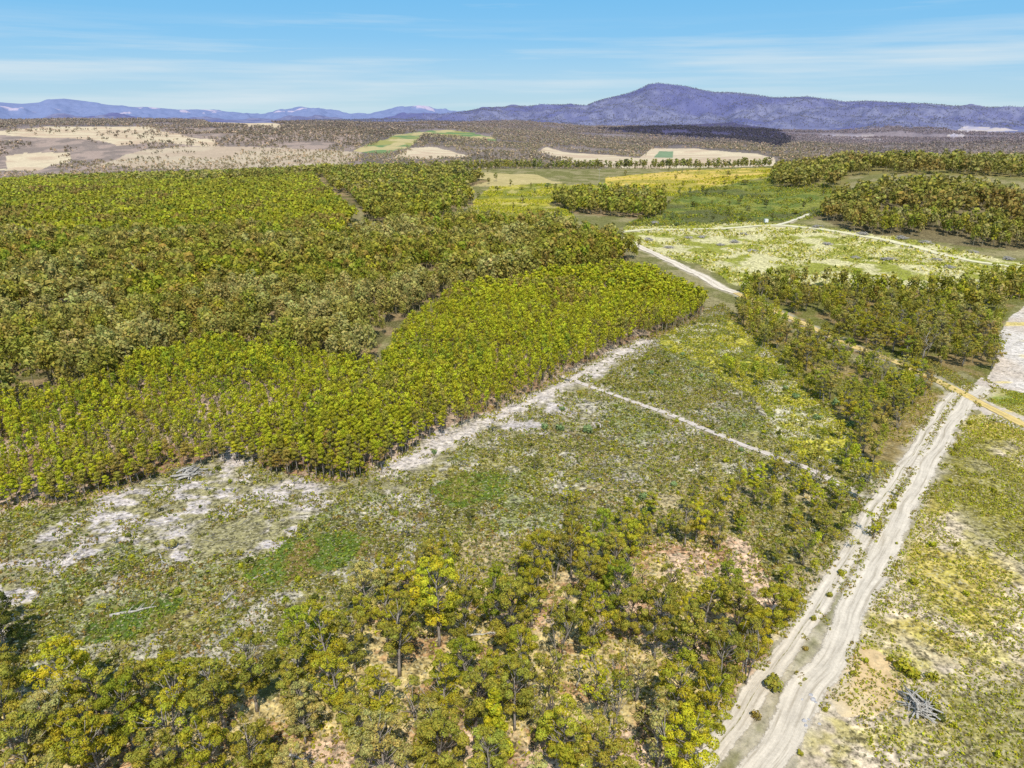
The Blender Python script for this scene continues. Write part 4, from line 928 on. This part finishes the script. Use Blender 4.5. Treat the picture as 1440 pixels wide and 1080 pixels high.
# scattered trees and bushes on the far fields
ft = [(1097,246,20,7,'olive','tall'),(1112,262,17,11,'dark','broad'),(1130,262,15,9,'olive','broad'),(970,272,7,4,'blue','broad'),(892,268,6,5,'dark','broad'),(988,270,8,5,'green','broad'),(830,268,10,5,'olive','tall'),(770,265,7,9,'blue','broad'),(698,255,12,6,'green','tall'),(718,262,9,5,'olive','broad'),
 (1018,262,8,5,'dark','tall'),(1030,262,7,4,'green','broad'),(1048,260,7,10,'olive','broad'),(987,268,6,5,'olive','broad'),(875,352,15,7,'olive','tall'),(888,350,13,6,'mid','tall'),(898,352,10,4,'olive','tall'),(805,277,6,5,'blue','broad'),(752,272,6,4,'blue','broad'),(860,262,5,5,'blue','broad'),
 (950,252,6,4,'olive','broad'),(1003,312,6,4,'dark','tall'),(1270,238,22,6,'dark','cone'),(1025,300,6,5,'green','broad')]
rf = random.Random(5)
for P_, n_ in ((ZP['gold'], 34), (ZP['green'], 34), (ZP['goldn'], 6), ([(560,250),(690,244),(690,262),(560,262)], 10), ([(915,262),(960,262),(950,310),(915,312)], 8)):
    us = [p[0] for p in P_]; vs_ = [p[1] for p in P_]; k = 0
    while k < n_:
        a, b = rf.uniform(min(us), max(us)), rf.uniform(min(vs_), max(vs_))
        if inpoly(np.array([a]), np.array([b]), P_)[0] and (a < 1170): ft.append((a, b, rf.uniform(3, 9), rf.uniform(2.5, 6.5), rf.choice(['olive', 'green', 'dark', 'mid', 'blue']), rf.choice(['broad', 'tall', 'broad']))); k += 1
for (a, b, h, w, tn, st) in ft:
    x_, y_, z_ = ground_pt(a, b); vs = STY[st]; tm, cm, H0, W0, _ = vs[R.randrange(len(vs))]
    if h < 10: h *= 1.0
    o = empty('field_tree', (x_, y_, z_), R.uniform(0, 6), category='tree', group='lone trees on the far fields'); o.scale = (w / W0, w / W0, h / H0)
    link('trunk', tm, o); q = link('crown', cm, o); q.color = (*[float(t) for t in TN[tn] * .9], 1)
    pl = 'at upper end of the pale track' if b > 340 else 'on the hill crest' if a > 1200 else '%s the green field' % ('low on' if b > 285 else 'high on') if a > 930 and b > 262 else '%s the golden field' % ('at left of' if a < 700 else 'mid' if a < 820 else 'at right of')
    reg_label(o, '%s %s %s lone tree %s' % ('tall' if h > 12 else 'mid-height' if h > 7.5 else 'low', SW[st], TW[tn], pl), x_, y_, z_)

# ------------------------------------------------------------------ dead trees
def dead(seed, Ht=13):
    rs = np.random.default_rng(seed); g = G(); P = [np.array([rs.normal() * .15 * k, rs.normal() * .15 * k, Ht * k / 6 - .2]) for k in range(7)]
    tube(g, P, [.3, .25, .21, .17, .12, .08, .03], 6)
    for k in range(9):
        t = rs.uniform(.3, .95); a = rs.uniform(0, 6.28); b = np.array([np.interp(t * 6, range(7), [p[i] for p in P]) for i in range(3)]); L = Ht * .28 * (1.15 - t)
        e = b + np.array([math.cos(a) * L, math.sin(a) * L, L * .8]); mid = (b + e) / 2 + np.array([0, 0, -.15 * L]); tube(g, [b, mid, e], [.09, .06, .02], 4)
        e2 = mid + np.array([math.cos(a + .9) * L * .5, math.sin(a + .9) * L * .5, L * .5]); tube(g, [mid, e2], [.045, .015], 4)
    return g.arr()
DM = [mesh_np('dead_trunk', *dead(s)[:2], DEADW, None, None, True) for s in (1, 2, 3)]
dl = [(194,408,17,'bare white dead tree standing tall in the olive woodland at left'),(152,448,12,'bleached dead tree low in the left olive woodland'),(104,430,14,'dead pale stem between brown crowns at far left'),(122,426,13,'thin dead trunk right of the dead pale stem at far left'),
 (922,1052,9,'grey dead tree with spreading bare limbs near the dirt track'),(1297,505,13,'bare white forked tree at edge of woodland above gravel road'),(750,1015,8,'small leafless grey tree in the foreground gap'),(812,968,8,'bent leafless stem among rusty grass in the foreground'),(255,452,13,'bare pale trunk in the middle of the olive woodland'),(1075,432,9,'pale stub of a dead tree beside the gravel road bend'),
 (990,830,7,'leafless grey tree in the scrubby fringe above the foreground')]
for k, (a, b, h, lab) in enumerate(dl):
    o = link('dead_tree', DM[k % 3], None, label=lab, category='dead tree'); x_, y_, z_ = ground_pt(a, b); o.location = (x_, y_, z_); s = h / 13; o.scale = (s, s, s); o.rotation_euler = (0, 0, k * 1.7)

# ------------------------------------------------------------------ log heaps, fallen logs, stones
def heap(seed, n, L, w, hgt, rad, mixr=.5):
    rs = np.random.default_rng(seed); g = G()
    for k in range(n):
        a = rs.uniform(0, math.pi); rho = w / 2 * math.sqrt(rs.uniform(0, 1)) * .7; b = rs.uniform(0, 6.28); zc = hgt * rs.uniform(.1, 1) * (1 - rho / w)
        c = np.array([rho * math.cos(b), rho * math.sin(b), zc]); l = L * rs.uniform(.4, 1); tl = rs.uniform(-.25, .25)
        d = np.array([math.cos(a), math.sin(a), tl]) * l / 2; r0 = rad * rs.uniform(.3, 1.9)
        tube(g, [c - d, c + rs.normal(size=3) * .28, c + d], [r0, r0 * .9, r0 * .6], 6)
        if rs.uniform() < .5: tube(g, [c, c + np.array([d[1], -d[0], l * .25])], [r0 * .5, r0 * .2], 4)
    V, Fq, C = g.arr(); V[:, 2] = np.maximum(V[:, 2], -.15); return V, Fq
HM = [mesh_np('heap_logs', *heap(s, 46, 5, 5, 1.6, .11), DEADW, None, None, True) for s in (1, 2, 3)]
HL = mesh_np('slash_logs', *heap(12, 26, 8, 6.5, 1.7, .2), DEADW, None, None, True)
def put(name, me, u, v, s, rz, **kw):
    x_, y_, z_ = ground_pt(u, v); o = link(name, me, None, **kw); o.location = (x_, y_, z_); o.scale = (s, s, s); o.rotation_euler = (0, 0, rz); return o
put('log_heap', HM[0], 1290, 996, 1.15, .4, label='heap of bleached grey logs in grass at the bottom right', category='log heap')
put('log_heap', HL, 265, 668, 1.1, .5, label='long dark edged heap of logs and slash on the bare slope below left plantation', category='log heap')
bh = [(1214,330),(1268,336),(1301,342),(1368,355),(1418,365),(1317,366),(1250,366),(1335,377),(1203,363),(1047,330),(1033,341),(1013,345),(1058,354),(941,349),(968,335),(987,334),(912,338),(920,314),(1164,344),(1150,320)]
for k, (a, b) in enumerate(bh):
    o = put('brush_heap', HM[k % 3], a, b, R.uniform(1.1, 1.7), R.uniform(0, 6), category='brush heap', group='grey brush heaps on the pale logged field'); o.scale.z *= .8
    reg_label(o, 'low grey heap of dead brush on pale logged field %s the track' % ('above' if b < np.interp(a, [880, 1085, 1200, 1320, 1440], [325, 317, 330, 357, 377]) else 'below'), *o.location)
def log_me(seed, L, r, br=3):
    rs = np.random.default_rng(seed); g = G(); P = [np.array([L * (t - .5), rs.normal() * .12, r * .7]) for t in np.linspace(0, 1, 7)]
    tube(g, P, [r * (1.25 - .9 * t) for t in np.linspace(0, 1, 7)], 6)
    for k in range(br):
        t = rs.uniform(.35, .95); b = np.array([L * (t - .5), 0, r]); s = rs.choice([-1, 1]); tube(g, [b, b + np.array([.9, s * 1.1, .4])], [r * .4, r * .12], 4)
    return g.arr()[:2]
LM = [mesh_np('fallen_trunk', *log_me(s, 8, .26, 4), DEADW, None, None, True) for s in (1, 2)]
fl = [(190,860,1.2,.35,'long white fallen log lying in the bright green patch at left'),(230,790,.9,-.9,'thin grey fallen log on sticks above the bright green patch'),(370,808,.6,.8,'short white fallen branch in the reddish bracken left of centre'),(318,842,.8,1.2,'bleached fallen trunk with limbs below the clearing debris'),
 (425,1068,.8,-.3,'pale fallen log between trees along the bottom edge'),(70,778,.6,.3,'short white fallen log on the rubble slope at far left'),(560,425,1.3,.7,'white fallen log in the gap between the two tree blocks'),(680,892,.9,.1,'pale fallen limb beneath the big yellow crowned tree'),
 (1165,655,.8,.4,'thin pale fallen limb at lower end of the footpath'),(230,683,1.2,.1,'white fallen log pointing left below the long slash heap')]
for k, (a, b, s, rz, lab) in enumerate(fl): put('fallen_log', LM[k % 2], a, b, s, rz, label=lab, category='fallen log')
def rock(seed):
    rs = np.random.default_rng(seed); n = 6; V = []; 
    for i in range(5):
        for j in range(8):
            t = math.pi * (i + .5) / 5; a = 2 * math.pi * j / 8; k = rs.uniform(.75, 1.15); V.append((math.sin(t) * math.cos(a) * k, math.sin(t) * math.sin(a) * k * .8, math.cos(t) * .55 * k))
    Fq = [[i * 8 + j, i * 8 + (j + 1) % 8, (i + 1) * 8 + (j + 1) % 8, (i + 1) * 8 + j] for i in range(4) for j in range(8)] + [[0, 1, 2, 3], [0, 3, 4, 7], [4, 5, 6, 7], [32, 35, 34, 33], [32, 39, 36, 35], [36, 39, 38, 37]]
    return np.array(V), np.array(Fq)
RM = [mesh_np('rock_mesh', *rock(s), ROCK) for s in range(3)]
for k, (a, b, s) in enumerate([(1140,978,.55),(1143,984,.7),(1147,988,.45),(1131,1014,.6),(1133,1021,.5),(1137,1012,.35),(1152,1018,.35),(1128,984,.35)]):
    o = put('rock', RM[k % 3], a, b, s, k, category='rock', group='pale rocks beside the dirt track'); reg_label(o, 'pale grey rock in %s cluster right of dirt track' % ('upper' if b < 1000 else 'lower'), *o.location)

# ------------------------------------------------------------------ power poles, white container
def boxq(g, x0, x1, y0, y1, z0, z1):
    V = np.array([(x, y, z) for z in (z0, z1) for y in (y0, y1) for x in (x0, x1)], float)
    g.add(V, np.array([[0, 2, 3, 1], [4, 5, 7, 6], [0, 1, 5, 4], [1, 3, 7, 5], [3, 2, 6, 7], [2, 0, 4, 6]]), np.ones(3))
def pole(u, v, h, lab):
    x_, y_, z_ = ground_pt(u, v); o = empty('power_pole', (x_, y_, z_), .2, label=lab, category='power pole')
    g = G(); tube(g, [(0, 0, -.5), (0, 0, h)], [.28, .18], 6); V, Fq, _ = g.arr(); link('pole', mesh_np('pole', V, Fq, DEADW), o)
    g = G(); boxq(g, -2.0, 2.0, .2, .42, h - 1.2, h - .85); V, Fq, _ = g.arr(); c = link('crossarm', mesh_np('crossarm', V, Fq, DEADW), o)
    for s in (-1.7, 0.6, 1.7):
        g = G(); tube(g, [(s, .3, h - .85), (s, .3, h - .4)], [.12, .07], 6); V, Fq, _ = g.arr(); link('insulator', mesh_np('insulator', V, Fq, WHITE), c)
pole(842, 262, 22, 'tall pale power pole with a crossarm on the golden field'); pole(1071, 232, 26, 'distant pale power pole on the dry valley paddock')
x_, y_, z_ = ground_pt(1077, 313); o = empty('container', (x_, y_, z_), .15, label='small white box container beside the pale track junction', category='container')
g = G(); boxq(g, -1.5, 1.5, -1.3, 1.3, .25, 2.9); V, Fq, _ = g.arr(); link('body', mesh_np('body', V, Fq, WHITE), o)
g = G(); boxq(g, -1.6, 1.6, -1.4, 1.4, 2.902, 3.1); V, Fq, _ = g.arr(); link('lid', mesh_np('lid', V, Fq, WHITE), o)
g = G(); boxq(g, -1.3, 1.3, -1.1, 1.1, -.2, .248); V, Fq, _ = g.arr(); link('base', mesh_np('base', V, Fq, DEADW), o)
finish_labels()

# ------------------------------------------------------------------ sky, sun, camera
SUN_EL = math.radians(56); SH = math.atan2(-.12, 1.0)     # shadows fall away from the viewer, a little to the left
w = bpy.data.worlds.new('World'); scene.world = w; w.use_nodes = True; nt = w.node_tree; nt.nodes.clear()
sk = N(nt, 'ShaderNodeTexSky'); sk.sky_type = 'NISHITA'; sk.sun_disc = False; sk.sun_elevation = SUN_EL; sk.sun_rotation = math.pi + SH
sk.air_density = 1.0; sk.dust_density = .6; sk.ozone_density = 2.0
g = N(nt, 'ShaderNodeTexCoord'); sx = N(nt, 'ShaderNodeSeparateXYZ'); nt.links.new(g.outputs['Generated'], sx.inputs[0])
def cloud(scale, rot, nscale, thr, gain, el0, el1):
    mp = N(nt, 'ShaderNodeMapping'); mp.inputs['Scale'].default_value = scale; mp.inputs['Rotation'].default_value = rot; nt.links.new(g.outputs['Generated'], mp.inputs[0])
    n = noise(nt, mp.outputs[0], nscale, 5, .55); k = mth(nt, 'MULTIPLY', mth(nt, 'SUBTRACT', n, thr), gain, clamp=True)
    a = mth(nt, 'MULTIPLY', mth(nt, 'SUBTRACT', sx.outputs[2], el0 - .02), 1 / .03, clamp=True); b = mth(nt, 'MULTIPLY', mth(nt, 'SUBTRACT', el1 + .03, sx.outputs[2]), 1 / .04, clamp=True)
    return mth(nt, 'MULTIPLY', k, mth(nt, 'MULTIPLY', a, b))
low = cloud((1.2, 1.2, 26), (0, .035, 0), 2.2, .42, 3.0, -.02, .075)
high = cloud((1.6, 1.6, 30), (.0, .05, 0), 2.0, .60, 3.0, .05, .14)
cl = mth(nt, 'MINIMUM', mth(nt, 'ADD', mth(nt, 'MULTIPLY', low, .95), mth(nt, 'MULTIPLY', high, .7)), .85)
cr = N(nt, 'ShaderNodeValToRGB'); nt.links.new(sx.outputs[2], cr.inputs[0]); el = cr.color_ramp.elements
stops = [(0, (186, 220, 236)), (.035, (166, 211, 240)), (.08, (130, 197, 242)), (.15, (104, 186, 240)), (.5, (135, 175, 218)), (1, (140, 175, 215))]  # upper stops, above the frame, are brightened for fill light
while len(el) < len(stops): el.new(.5)
for e, (p, cc) in zip(el, stops): e.position = p; e.color = (*(lin(*cc, 1.0)), 1)
rs_ = N(nt, 'ShaderNodeVectorMath', operation='SCALE'); nt.links.new(cr.outputs[0], rs_.inputs[0]); rs_.inputs['Scale'].default_value = 1 / .12
tint = mixc(nt, .9, sk.outputs[0], rs_.outputs[0])
c = mixc(nt, cl, tint, (5.6, 6.6, 7.2))
bg = N(nt, 'ShaderNodeBackground'); bg.inputs[1].default_value = .12; nt.links.new(c, bg.inputs[0]); o = N(nt, 'ShaderNodeOutputWorld'); nt.links.new(bg.outputs[0], o.inputs[0])
sd = bpy.data.lights.new('sun', 'SUN'); sd.energy = 5.0; sd.angle = math.radians(.5); sd.color = (1, .955, .86)
so = bpy.data.objects.new('sun', sd); COL.objects.link(so)
dirv = Vector((math.sin(SH) * math.cos(SUN_EL), math.cos(SH) * math.cos(SUN_EL), -math.sin(SUN_EL))); so.rotation_euler = dirv.to_track_quat('-Z', 'Y').to_euler()
cd = bpy.data.cameras.new('camera'); co = bpy.data.objects.new('camera', cd); COL.objects.link(co); scene.camera = co
co.location = (0, 0, CH); co.rotation_euler = (math.pi / 2 - PITCH, 0, 0)
cd.sensor_width = 36; cd.lens = 36 * F / 1440; cd.clip_start = .5; cd.clip_end = 150000
scene.view_settings.view_transform = 'Standard'; scene.view_settings.look = 'None'; scene.view_settings.exposure = 0
scene.cycles.max_bounces = 4; scene.cycles.diffuse_bounces = 2; scene.cycles.transparent_max_bounces = 8
scene.cycles.use_denoising = False
